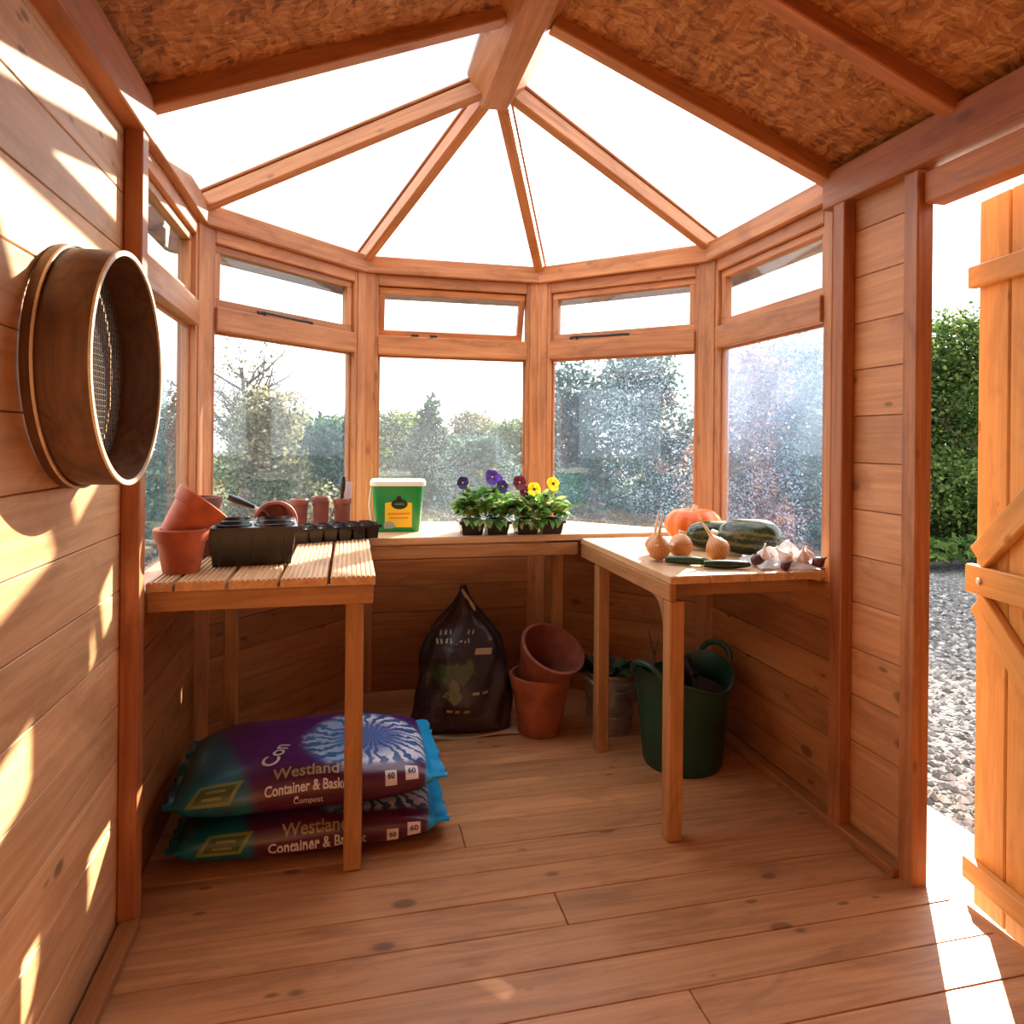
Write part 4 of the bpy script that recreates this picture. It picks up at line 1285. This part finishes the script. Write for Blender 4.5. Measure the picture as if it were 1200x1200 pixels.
# black square tray with four round wells
def well_tray(name, cells_x, cells_y, cell, h, rw, taper=0.012, depth=0.08, split=False):
    bm = bmesh.new()
    W, D = cells_x * cell, cells_y * cell
    n = 24
    def ring(cx, cy, r, z): return [bm.verts.new((cx + r * math.cos(2 * math.pi * i / n), cy + r * math.sin(2 * math.pi * i / n), z)) for i in range(n)]
    def sq(cx, cy, z):
        out = []
        for i in range(n):
            a = 2 * math.pi * i / n; c, s = math.cos(a), math.sin(a); m = max(abs(c), abs(s))
            out.append(bm.verts.new((cx + c / m * cell / 2, cy + s / m * cell / 2, z)))
        return out
    for i in range(cells_x):
        for j in range(cells_y):
            cx, cy = (i + .5) * cell - W / 2, (j + .5) * cell - D / 2
            L_ = [sq(cx, cy, h), ring(cx, cy, rw * 1.06, h), ring(cx, cy, rw * 1.02, h + 0.006), ring(cx, cy, rw * 0.97, h + 0.006), ring(cx, cy, rw * 0.94, h - 0.004), ring(cx, cy, rw * 0.75, h - depth)]
            for A, B in zip(L_, L_[1:]):
                for k in range(n): bm.faces.new((A[k], A[(k + 1) % n], B[(k + 1) % n], B[k]))
            bm.faces.new(L_[-1])
    bmesh.ops.remove_doubles(bm, verts=bm.verts, dist=1e-5)
    # rim skirt and tapered body
    o = 0.004
    lv = [(W / 2, D / 2, h), (W / 2 + o, D / 2 + o, h), (W / 2 + o, D / 2 + o, h - 0.010), (W / 2 - 0.003, D / 2 - 0.003, h - 0.011), (W / 2 - taper, D / 2 - taper, 0.0)]
    rows = [[bm.verts.new((sx * a, sy * b, z)) for sx, sy in ((-1, -1), (1, -1), (1, 1), (-1, 1))] for a, b, z in lv]
    for A, B in zip(rows, rows[1:]):
        for k in range(4): bm.faces.new((A[k], A[(k + 1) % 4], B[(k + 1) % 4], B[k]))
    bm.faces.new(rows[-1])
    bmesh.ops.recalc_face_normals(bm, faces=bm.faces)
    return bm
tt_ = thing('pot_tray', 'black square plastic pot tray with round wells on the slatted bench', 'tray', (-0.690, -0.428, BL_), R(6))
obj('tray_body', well_tray('t', 2, 2, 0.108, 0.100, 0.0495), 'black_plastic', tt_, smooth=True)
for k in range(5):
    bm = bmesh.new(); bbox(bm, 0, 0, 0.045, 0.004, 0.006, 0.085, 0.001)
    obj('rib', bm, 'black_plastic', tt_, loc=(-0.08 + 0.04 * k, -0.104 + 0.0025, 0))
pt_ = thing('plug_tray', 'long black plug tray in front of the small brown pots', 'tray', (-0.486, -0.078, BL_), R(22))
cellbm = well_tray('c', 1, 1, 0.048, 0.046, 0.021, 0.006, 0.035)
cm = mesh_of('cell', cellbm, 'black_plastic', True)
for i_ in range(6):
    for j_ in range(2):
        inst('cell', cm, pt_, loc=((i_ - 2.5) * 0.0485, (j_ - .5) * 0.0485, 0.0))

# hand trowel whose handle shows behind the square tray
t = thing('hand_trowel', 'hand trowel with dark handle leaning on the pink pot', 'trowel', (-0.735, -0.205, BL_ + 0.098), 0)
bm = bmesh.new(); tube(bm, [(-0.055, 0.0, 0.055), (-0.03, 0, 0.043), (0.0, 0.0, 0.030), (0.02, 0, 0.022)], [0.010, 0.012, 0.010, 0.007], 10)
obj('handle', bm, 'black_plastic', t, smooth=True)
bm = bmesh.new(); tube(bm, [(0.02, 0, 0.022), (0.05, 0.005, 0.008), (0.06, 0.01, -0.01)], 0.004, 6)
obj('neck', bm, 'tool_metal', t, smooth=True)
bm = bmesh.new()
rows = []
for k in range(7):
    f = k / 6; wd = 0.030 * (1 - f ** 3) + 0.001
    c = Vector((0.058 + 0.012 * f, 0.01 + 0.01 * f, -0.01 - 0.088 * f))
    rows.append([c + Vector((0.008 * abs(a), a * wd, 0)) for a in (-1, -.5, 0, .5, 1)])
for off in (0.0, 0.002):
    vv = [[bm.verts.new(p + Vector((off, 0, 0))) for p in r] for r in rows]
    for A, B in zip(vv, vv[1:]):
        for k in range(4): bm.faces.new((A[k], A[k + 1], B[k + 1], B[k]))
obj('blade', bm, 'tool_metal', t, smooth=True)

# ------------------------------------------------------------------ green tub
def green_tub():
    t = thing('feed_tub', 'green plastic tub with yellow label on the back bench', 'tub', (-0.256, 0.225, BB_), R(-4))
    def rrect(w, d, r, z, n=6):
        pts = []
        for cx, cy, a0 in ((w / 2 - r, d / 2 - r, 0), (-w / 2 + r, d / 2 - r, 90), (-w / 2 + r, -d / 2 + r, 180), (w / 2 - r, -d / 2 + r, 270)):
            for k in range(n + 1):
                a = R(a0 + 90 * k / n); pts.append((cx + r * math.cos(a), cy + r * math.sin(a), z))
        return pts
    def loft(levels, cap0=True, cap1=True):
        bm = bmesh.new(); rows = [[bm.verts.new(p) for p in l] for l in levels]
        n = len(rows[0])
        for A, B in zip(rows, rows[1:]):
            for k in range(n): bm.faces.new((A[k], A[(k + 1) % n], B[(k + 1) % n], B[k]))
        if cap0: bm.faces.new(list(reversed(rows[0])))
        if cap1: bm.faces.new(rows[-1])
        bmesh.ops.recalc_face_normals(bm, faces=bm.faces)
        return bm
    H = 0.180
    obj('tub_body', loft([rrect(.160, .140, .022, 0), rrect(.164, .144, .024, .004), rrect(.190, .165, .026, H)]), 'green_tub', t, smooth=True)
    obj('lid', loft([rrect(.200, .175, .030, H - .010), rrect(.204, .179, .030, H - .008), rrect(.204, .179, .030, H + .006), rrect(.196, .171, .028, H + .010), rrect(.186, .161, .024, H + .006)]), 'cream', t, smooth=True)
    bm = bmesh.new()
    tube(bm, [(-0.100, 0.0, H - 0.02), (-0.106, -0.02, H * .55), (-0.098, -0.045, H * .22), (-0.088, -0.05, H * .15)], 0.003, 8)
    obj('handle', bm, 'cream', t, smooth=True)
    # label on the sloping front
    def fy(z): return -(0.072 + (0.0825 - 0.072) * z / H) - 0.0008
    def flat(pts, mat, name, off=0.0):
        bm = bmesh.new(); bm.faces.new([bm.verts.new((x, fy(z) - off, z)) for x, z in pts]); obj(name, bm, mat, t)
    flat([(-.046, .018), (.052, .018), (.052, .108), (.030, .112), (-.022, .112), (-.046, .108)], 'yellow', 'label')
    el = [(0.006 + .030 * math.cos(a), .104 + .019 * math.sin(a)) for a in np.linspace(0, 2 * math.pi, 24, endpoint=False)]
    flat(el, 'black_print', 'emblem', .0008)
    flat([(-.008, .115), (.016, .115), (.010, .134), (-.002, .134)], 'black_print', 'emblem_crest', .0008)
    flat([(-.012, .101), (.024, .101), (.022, .107), (-.010, .107)], 'green_tub', 'emblem_band', .0016)
    flat([(-.036, .064), (.044, .066), (.044, .073), (-.036, .071)], 'orange_print', 'label_line', .0008)
    flat([(-.030, .050), (.038, .050), (.038, .056), (-.030, .056)], 'orange_print', 'label_line', .0008)
    flat([(-.050, .014), (-.020, .014), (-.006, .022), (-.016, .036), (-.034, .042), (-.050, .034)], 'grey_print', 'label_picture', .0012)
green_tub()

# ------------------------------------------------------------------ pansies
def leaf_mesh(name, L, W, mat, curl=0.25):
    bm = bmesh.new()
    n = 4
    top = []
    for k in range(n + 1):
        f = k / n; w = W * math.sin(math.pi * (0.12 + 0.86 * f)) ** 0.8
        z = curl * L * math.sin(f * 2.4)
        top.append([bm.verts.new((f * L, a * w / 2, z + abs(a) * w * 0.18)) for a in (-1, 0, 1)])
    for A, B in zip(top, top[1:]):
        for j in range(2): bm.faces.new((A[j], B[j], B[j + 1], A[j + 1]))
    return mesh_of(name, bm, mat, True)
def petal_mesh(name, mat, L, W):
    bm = bmesh.new()
    c = bm.verts.new((0, 0, 0))
    ring = []
    for k in range(9):
        a = math.pi * (k / 8 - 0.5)
        ring.append(bm.verts.new((L * 0.45 + L * 0.55 * math.cos(a), W / 2 * math.sin(a) * 1.05, 0.12 * L * math.cos(2 * a) - 0.03 * L)))
    for A, B in zip(ring, ring[1:]): bm.faces.new((c, A, B))
    return mesh_of(name, bm, mat, True)
lf = [leaf_mesh('leaf', 0.040, 0.020, 'leaf_a'), leaf_mesh('leaf', 0.052, 0.024, 'leaf_a'), leaf_mesh('leaf', 0.034, 0.022, 'leaf_dark')]
M['leaf_pale'] = plain('pale_leaf', (0.30, 0.42, 0.14), 0.45, 0.3, trans=0.4)  # paler leaf copy; whitish highlights are put into its colour
lf.append(leaf_mesh('leaf', 0.046, 0.022, 'leaf_pale'))
PET = {k: petal_mesh('petal', k, 0.023, 0.026) for k in ('petal_purple', 'petal_navy', 'petal_maroon', 'petal_yellow')}
bm = bmesh.new(); lathe(bm, [(0, 0), (0.0035, 0.001), (0.002, 0.004), (0, 0.0045)], 8)
EYE = mesh_of('flower_eye', bm, 'yellow', True)
bm = bmesh.new(); lathe(bm, [(0, 0), (0.0055, 0.0008), (0.003, 0.003), (0, 0.0032)], 8)
EYE2 = mesh_of('flower_eye', bm, 'petal_maroon', True)
def pansy_tray(label, x, y_, w, d, flowers, seed, hl):
    rs = random.Random(seed)
    t = thing('pansy_tray', label, 'plant', (x, y_, BB_), R(rs.uniform(-3, 3)), 'trays of pansies on the back bench')
    nx = 2
    cell = w / nx
    tm = mesh_of('tray_cell', well_tray('c', 1, 1, cell * 0.97, 0.050, cell * 0.40, 0.010, 0.012), 'black_plastic', True)
    tm.transform(Matrix.Scale(d / cell, 4, (0, 1, 0)))
    for i_ in range(nx): inst('tray_cell', tm, t, loc=((i_ - (nx - 1) / 2) * cell, 0, 0))
    for i_ in range(nx):
        bm = bmesh.new(); lathe(bm, [(0, 0.0), (cell * 0.38, 0.0), (cell * 0.30, 0.004), (0, 0.006)], 14)
        obj('soil', bm, 'soil', t, loc=((i_ - (nx - 1) / 2) * cell, 0, 0.040))
    for k in range(190):
        f = rs.random()
        px = rs.uniform(-w * .52, w * .52); py = rs.uniform(-d * .5, d * .5)
        z = 0.052 + hl * f * (1 - 0.5 * abs(px / (w * .55)) ** 2)
        yaw_ = math.atan2(py, px) + rs.uniform(-1.0, 1.0); pit = rs.uniform(-0.75, 0.35) * (1.1 - 0.5 * f)
        inst('leaf', lf[rs.choice((0, 1, 1, 2, 3, 3, 3))], t, loc=(px * .9, py * .9, z), rot=(rs.uniform(-.5, .5), pit, yaw_), scale=(rs.uniform(.85, 1.4),) * 3)
    # a few trailing leaves over the tray edge
    for k in range(16):
        px = rs.uniform(-w * .5, w * .45)
        inst('leaf', lf[rs.choice((0, 1, 3))], t, loc=(px, -d * .45, 0.055), rot=(rs.uniform(-.4, .4), rs.uniform(0.5, 1.1), R(-90) + rs.uniform(-.7, .7)), scale=(1, 1, 1))
    for (fx, fy_, fz, colr, ya, sc) in flowers:
        bm = bmesh.new(); tube(bm, [(fx * .6, fy_ * .5, 0.06), (fx * .9, fy_ * .8, fz * .6), (fx, fy_ + 0.004, fz)], 0.0018, 6)
        obj('stem', bm, 'leaf_a', t)
        fl = empty('flower'); fl.parent = t
        fl.location = (fx, fy_, fz)
        fl.rotation_euler = (R(72), R(rs.uniform(-12, 12)), R(ya))
        fl.scale = (sc,) * 3
        for ang, s_, dz in ((60, 1.05, 0), (120, 1.05, 0.0008), (5, .95, 0.0016), (175, .95, 0.0020), (270, 1.15, 0.003)):
            inst('petal', PET[colr], fl, loc=(0, 0, dz), rot=(0, R(-8), R(ang)), scale=(s_,) * 3)
        inst('flower_eye', EYE if colr != 'petal_yellow' else EYE2, fl, loc=(0, 0, 0.004))
pansy_tray('left tray of pansies with violet and dark purple flowers', 0.045, 0.065, 0.185, 0.10,
           [(-0.078, 0.0, 0.186, 'petal_navy', -14, 1.0), (0.030, 0.01, 0.205, 'petal_purple', 8, 1.25), (0.058, 0.03, 0.197, 'petal_purple', 30, 0.9), (0.066, -0.01, 0.172, 'petal_navy', 14, 1.05)], 4, 0.095)
pansy_tray('right tray of pansies with yellow and maroon flowers', 0.245, 0.050, 0.185, 0.10,
           [(-0.070, 0.0, 0.186, 'petal_maroon', -6, 1.15), (-0.020, -0.02, 0.163, 'petal_yellow', -4, 1.12), (0.055, -0.01, 0.182, 'petal_yellow', 10, 1.12), (-0.05, 0.0, 0.155, 'petal_maroon', -10, 0.9)], 9, 0.085)

# ------------------------------------------------------------------ zinc bucket and green trug on the floor
def bucket():
    t = thing('zinc_bucket', 'grey zinc bucket with dark leaves between pots and trug', 'bucket', (0.515, -0.005, 0.0), 0)
    bm = bmesh.new()
    lathe(bm, [(0, 0.006), (0.074, 0.006), (0.074, 0), (0.078, 0), (0.080, 0.012), (0.100, 0.215), (0.104, 0.218), (0.104, 0.224), (0.099, 0.225), (0.096, 0.215), (0.075, 0.012), (0, 0.012)], 40)
    obj('bucket_body', bm, 'zinc', t, smooth=True)
    for z, r in ((0.07, 0.0862), (0.19, 0.0980)):
        bm = bmesh.new(); lathe(bm, [(r, z - .005), (r + .003, z - .002), (r + .003, z + .002), (r, z + .005)], 40); obj('hoop', bm, 'zinc', t, smooth=True)
    bm = bmesh.new(); tube(bm, [(-0.104, 0, .205), (-0.108, -.03, .215), (-.09, -.075, .2), (-.04, -.108, .175), (0, -.114, .168), (.04, -.108, .175), (.09, -.075, .2), (.108, -.03, .215), (.104, 0, .205)], 0.003, 8)
    obj('handle', bm, 'zinc', t, smooth=True)
    rs = random.Random(2)
    for k in range(46):
        a = rs.uniform(0, 6.28); r = 0.085 * math.sqrt(rs.random())
        inst('leaf', lf[2], t, loc=(r * math.cos(a), r * math.sin(a), 0.195 + rs.uniform(0, .035)), rot=(rs.uniform(-.5, .5), rs.uniform(-.6, .1), a + rs.uniform(-.8, .8)), scale=(1.5, 1.7, 1.5))
    bm = bmesh.new(); lathe(bm, [(0, 0), (0.09, 0), (0.06, .008), (0, 0.012)], 20); obj('soil', bm, 'soil', t, loc=(0, 0, 0.185))
bucket()
def trug():
    t = thing('rubber_trug', 'dark green flexible trug under the right bench', 'trug', (0.660, -0.300, 0.0), R(25))
    bm = bmesh.new()
    n = 48
    prof = [(0.0, 0.004), (0.118, 0.004), (0.124, 0.0), (0.130, 0.010), (0.140, 0.10), (0.152, 0.22), (0.162, 0.292), (0.168, 0.297), (0.168, 0.304), (0.160, 0.305), (0.156, 0.292), (0.146, 0.22), (0.134, 0.10), (0.120, 0.014), (0.0, 0.014)]
    lathe(bm, prof, n)
    for v in bm.verts:
        f = v.co.z / 0.305; a = math.atan2(v.co.y, v.co.x)
        v.co.x *= 1 + 0.07 * f * abs(math.cos(a)); v.co.y *= 1 - 0.05 * f
        v.co.z += 0.028 * f * f * math.cos(2 * a) + 0.004 * math.sin(5 * a) * f
    obj('trug_body', bm, 'trug', t, smooth=True)
    for s in (-1, 1):
        bm = bmesh.new()
        pts = []
        for k in range(13):
            a = math.pi * k / 12
            pts.append((s * (0.178 + 0.018 * math.sin(a)), -0.062 * math.cos(a), 0.318 + 0.046 * math.sin(a)))
        tube(bm, pts, 0.0095, 10); obj('handle', bm, 'trug', t, smooth=True)
    bm = bmesh.new(); lathe(bm, [(0, 0), (0.140, 0), (0.10, .02), (0, 0.03)], 24); obj('soil', bm, 'soil', t, loc=(0, 0, 0.245))
trug()
rs = random.Random(21)
for k, (dx, dy, dz, r, lab) in enumerate(((-0.045, -0.02, 0.258, 0.040, 'black plastic pot tipped over inside the green trug'), (0.045, 0.025, 0.262, 0.042, 'black plastic pot lying deepest inside the green trug, by the wall side'))):
    pot('plastic_pot', lab, (0.66 + dx, -0.30 + dy, dz), (R(50 - 100 * k), R(20), R(40 * k)), r, r * 0.75, r * 1.6, 'black_plastic', 'pots in the trug', rim_w=0.002)
bm = bmesh.new(); tube(bm, [(0, 0, 0), (0.006, 0.012, 0.09), (-0.012, 0.02, 0.185)], [0.006, 0.005, 0.003], 7); tube(bm, [(0.006, 0.012, 0.09), (0.03, 0.03, 0.15)], [0.004, 0.002], 6)
tw = obj('twig', bm, 'bark', None, (0.575, -0.255, 0.24), (0, 0, 0)); tag(tw, 'brown twig poking out of the green trug', 'twig')
bm = bmesh.new(); lathe(bm, [(0, -0.03), (0.022, -0.022), (0.031, 0), (0.023, 0.022), (0, 0.031)], 20)
st = obj('potato', bm, plain('tan_potato', (0.48, 0.31, 0.17), 0.6, noise=0.2), None, (0.585, -0.375, 0.278), (0.4, 0.2, 0), smooth=True); tag(st, 'tan potato on top of the pots inside the green trug', 'potato')

# ------------------------------------------------------------------ vegetables on the right bench
def pumpkin():
    t = thing('pumpkin', 'orange ribbed pumpkin in the corner of the right bench', 'pumpkin', (0.745, -0.200, BZ + 0.002), 0)
    bm = bmesh.new()
    n, mrow = 64, 20
    rows = []
    for j in range(mrow + 1):
        ph = math.pi * j / mrow
        row = []
        for i_ in range(n):
            a = 2 * math.pi * i_ / n
            rib = 1 - 0.085 * (abs(math.cos(5.5 * a)) ** 4) * math.sin(ph)
            r = 0.100 * rib * (math.sin(ph) ** 0.82)
            z = 0.064 - 0.064 * math.cos(ph) - 0.020 * math.exp(-((math.pi - ph) / 0.35) ** 2)
            row.append(bm.verts.new((r * math.cos(a), r * math.sin(a), z)))
        rows.append(row)
    for A, B in zip(rows, rows[1:]):
        for k in range(n): bm.faces.new((A[k], A[(k + 1) % n], B[(k + 1) % n], B[k]))
    bmesh.ops.remove_doubles(bm, verts=bm.verts, dist=1e-4)
    bmesh.ops.recalc_face_normals(bm, faces=bm.faces)
    obj('pumpkin_body', bm, 'pumpkin', t, smooth=True)
    bm = bmesh.new(); tube(bm, [(0, 0, .104), (0.002, 0, .118), (.010, .004, .130)], [.014, .008, .010], 8); obj('stalk', bm, 'onion_neck', t, smooth=True)
    return t
pumpkin()
def marrow(label, loc, rz, L, r, tilt=0):
    t = thing('marrow', label, 'marrow', loc, rz, 'two marrows')
    bm = bmesh.new()
    prof = []
    n = 22
    for k in range(n + 1):
        f = k / n; x = -L / 2 + L * f
        rr = r * (1 - abs(2 * f - 1) ** 3.6) ** 0.5 * (0.90 + 0.10 * f)
        prof.append((max(rr, 0.0) if 0 < k < n else 0.0, x))
    lathe(bm, prof, 36)
    bm.transform(Matrix.Rotation(R(90), 4, 'Y'))
    obj('marrow_body', bm, 'marrow', t, loc=(0, 0, r), smooth=True)
    bm = bmesh.new(); tube(bm, [(-L / 2 + .004, 0, r), (-L / 2 - .022, 0.002, r + .004)], [.009, .012], 7); obj('stalk', bm, 'onion_neck', t, smooth=True)
marrow('striped dark marrow nearest the window edge, its round end towards the door', (0.785, -0.490, BZ + 0.001), R(-50), 0.200, 0.060)
marrow('longer dull green marrow lying behind the striped one beside the pumpkin', (0.748, -0.352, BZ + 0.001), R(-16), 0.20, 0.049)

def onion(label, loc, rot, r, neck=0.06, bend=0.0):
    t = thing('onion', label, 'onion', loc, 0, 'onions on the right bench')
    bm = bmesh.new()
    lathe(bm, [(0, -r * .90), (r * .25, -r * .88), (r * .72, -r * .62), (r * .98, -r * .1), (r * .92, r * .35), (r * .62, r * .78), (r * .30, r * 1.05), (r * .17, r * 1.28), (0, r * 1.3)], 28)
    b = obj('bulb', bm, 'onion', t, smooth=True); b.rotation_euler = rot
    bm = bmesh.new()
    tube(bm, [(0, 0, r * 1.15), (bend * .3, 0, r * 1.3 + neck * .4), (bend, bend * .2, r * 1.3 + neck)], [r * .20, r * .13, r * .05], 8)
    nk = obj('neck', bm, 'onion_neck', t, smooth=True); nk.rotation_euler = rot
    bm = bmesh.new()
    for k in range(7):
        a = k * 0.9; tube(bm, [(0, 0, -r * .88), (0.4 * r * math.cos(a), 0.4 * r * math.sin(a), -r * 1.02)], [0.0012, 0.0006], 4)
    rt = obj('roots', bm, 'onion_neck', t); rt.rotation_euler = rot
    rt['kind'] = 'stuff'
onion('front left onion of three, its dry neck standing up', (0.470, -0.510, BZ + 0.036), (R(12), R(-6), 0), 0.036, 0.055, 0.012)
onion('middle onion of the three, lying with its dry neck towards the bench edge', (0.562, -0.470, BZ + 0.037), (R(84), R(0), R(-58)), 0.038, 0.090, 0.0)
onion('right onion of the three beside the marrow, its neck raised', (0.640, -0.555, BZ + 0.036), (R(-24), R(-18), 0), 0.037, 0.06, -0.012)
onion('small onion with a tall pale neck at the back against the pumpkin', (0.505, -0.400, BZ + 0.030), (R(-8), R(8), 0), 0.030, 0.075, 0.010)

def long_veg(name, label, loc, rz, L, r, bend):
    bm = bmesh.new()
    pts = []; rad = []
    for k in range(11):
        f = k / 10; pts.append((-L / 2 + L * f, bend * math.sin(math.pi * f), 0)); rad.append(r * (0.25 + 0.75 * math.sin(math.pi * min(1, 0.12 + 0.85 * f)) ** 0.5))
    tube(bm, pts, rad, 12)
    o = obj(name, bm, 'dark_green_veg', None, loc, (0, 0, rz), smooth=True)
    tag(o, label, 'vegetable', 'dark green courgettes')
    return o
long_veg('courgette', 'slim green courgette in front of the middle onion', (0.520, -0.600, BZ + 0.014), R(-28), 0.13, 0.0125, 0.006)
long_veg('courgette', 'very dark slim courgette in front of the right onion', (0.605, -0.665, BZ + 0.013), R(-14), 0.13, 0.0125, -0.004)

# crumpled white paper with garlic bulbs and shallots at the right end
bm = bmesh.new()
rs = random.Random(3)
nx, ny = 20, 16
vv = []
for i_ in range(nx + 1):
    row = []
    for j_ in range(ny + 1):
        u, v = i_ / nx - .5, j_ / ny - .5
        e = min(1, 4 * min(.5 - abs(u), .5 - abs(v)) + 0.12)
        z = 0.003 + e * (0.016 + 0.010 * math.sin(17 * u + 5 * v) * math.cos(13 * v - 3 * u) + rs.uniform(0, .006)) + 0.040 * math.exp(-((u - .25) ** 2 + (v - .22) ** 2) / .035)
        row.append(bm.verts.new((u * .185 * (1 + .05 * math.sin(9 * v)), v * .17 * (1 + .06 * math.sin(8 * u)), z)))
    vv.append(row)
for i_ in range(nx):
    for j_ in range(ny): bm.faces.new((vv[i_][j_], vv[i_ + 1][j_], vv[i_ + 1][j_ + 1], vv[i_][j_ + 1]))
r_ = bmesh.ops.solidify(bm, geom=bm.faces[:], thickness=0.0012)
pp = obj('crumpled_paper', bm, 'paper', None, (0.790, -0.640, BZ + 0.0015), (0, 0, R(-8)))
tag(pp, 'crumpled white paper under the garlic at the right bench end', 'paper')

def garlic(label, loc, rot, r):
    t = thing('garlic_bulb', label, 'garlic', loc, 0, 'garlic bulbs on the paper')
    bm = bmesh.new()
    n = 32; rows = []
    for rr, z in ((0.15, -.72), (.75, -.6), (1.0, -.15), (.92, .25), (.6, .62), (.26, .95), (.16, 1.35), (.10, 1.75)):
        rows.append([bm.verts.new((r * rr * (1 + .09 * math.cos(7 * 2 * math.pi * k / n) * (1 if z < .7 else 0)) * math.cos(2 * math.pi * k / n), r * rr * (1 + .09 * math.cos(7 * 2 * math.pi * k / n) * (1 if z < .7 else 0)) * math.sin(2 * math.pi * k / n), r * z)) for k in range(n)])
    for A, B in zip(rows, rows[1:]):
        for k in range(n): bm.faces.new((A[k], A[(k + 1) % n], B[(k + 1) % n], B[k]))
    bm.faces.new(list(reversed(rows[0]))); bm.faces.new(rows[-1])
    b = obj('bulb', bm, 'garlic', t, smooth=True); b.rotation_euler = rot
GP = [(0.728, -0.655, .020), (0.775, -0.690, .021), (0.822, -0.700, .020), (0.768, -0.632, .022), (0.815, -0.650, .021), (0.853, -0.672, .020)]
GL = ['leftmost pale garlic bulb beside the dark shallots', 'front garlic bulb second from the left along the edge', 'front garlic bulb third along the bench edge', 'back left garlic bulb on the paper', 'back middle garlic bulb on the hump of paper', 'rightmost garlic bulb next to the corner stud']
for (x, y_, r), lab in zip(GP, GL):
    garlic(lab, (x, y_, BZ + r * .72 + 0.018), (rs.uniform(-1.1, 1.1), rs.uniform(-1.1, 1.1), rs.uniform(0, 3)), r)
def shallot(label, loc, rot, r):
    bm = bmesh.new()
    lathe(bm, [(0, -r), (r * .55, -r * .82), (r * .95, -r * .2), (r * .9, r * .3), (r * .5, r * .95), (r * .18, r * 1.35), (r * .10, r * 1.8), (0, r * 1.85)], 20)
    o = obj('shallot', bm, 'shallot', None, loc, rot, smooth=True); tag(o, label, 'shallot', 'dark shallots')
shallot('dark shallot lying alone between the marrow and the garlic', (0.708, -0.655, BZ + 0.020), (0.2, 1.3, 0.1), 0.019)
shallot('dark shallot on the very front edge of the bench', (0.752, -0.722, BZ + 0.014), (0.4, 0.9, 0.2), 0.014)
shallot('dark purple shallot at the far right end beside the stud', (0.862, -0.715, BZ + 0.018), (0.9, 0.3, 0.2), 0.018)
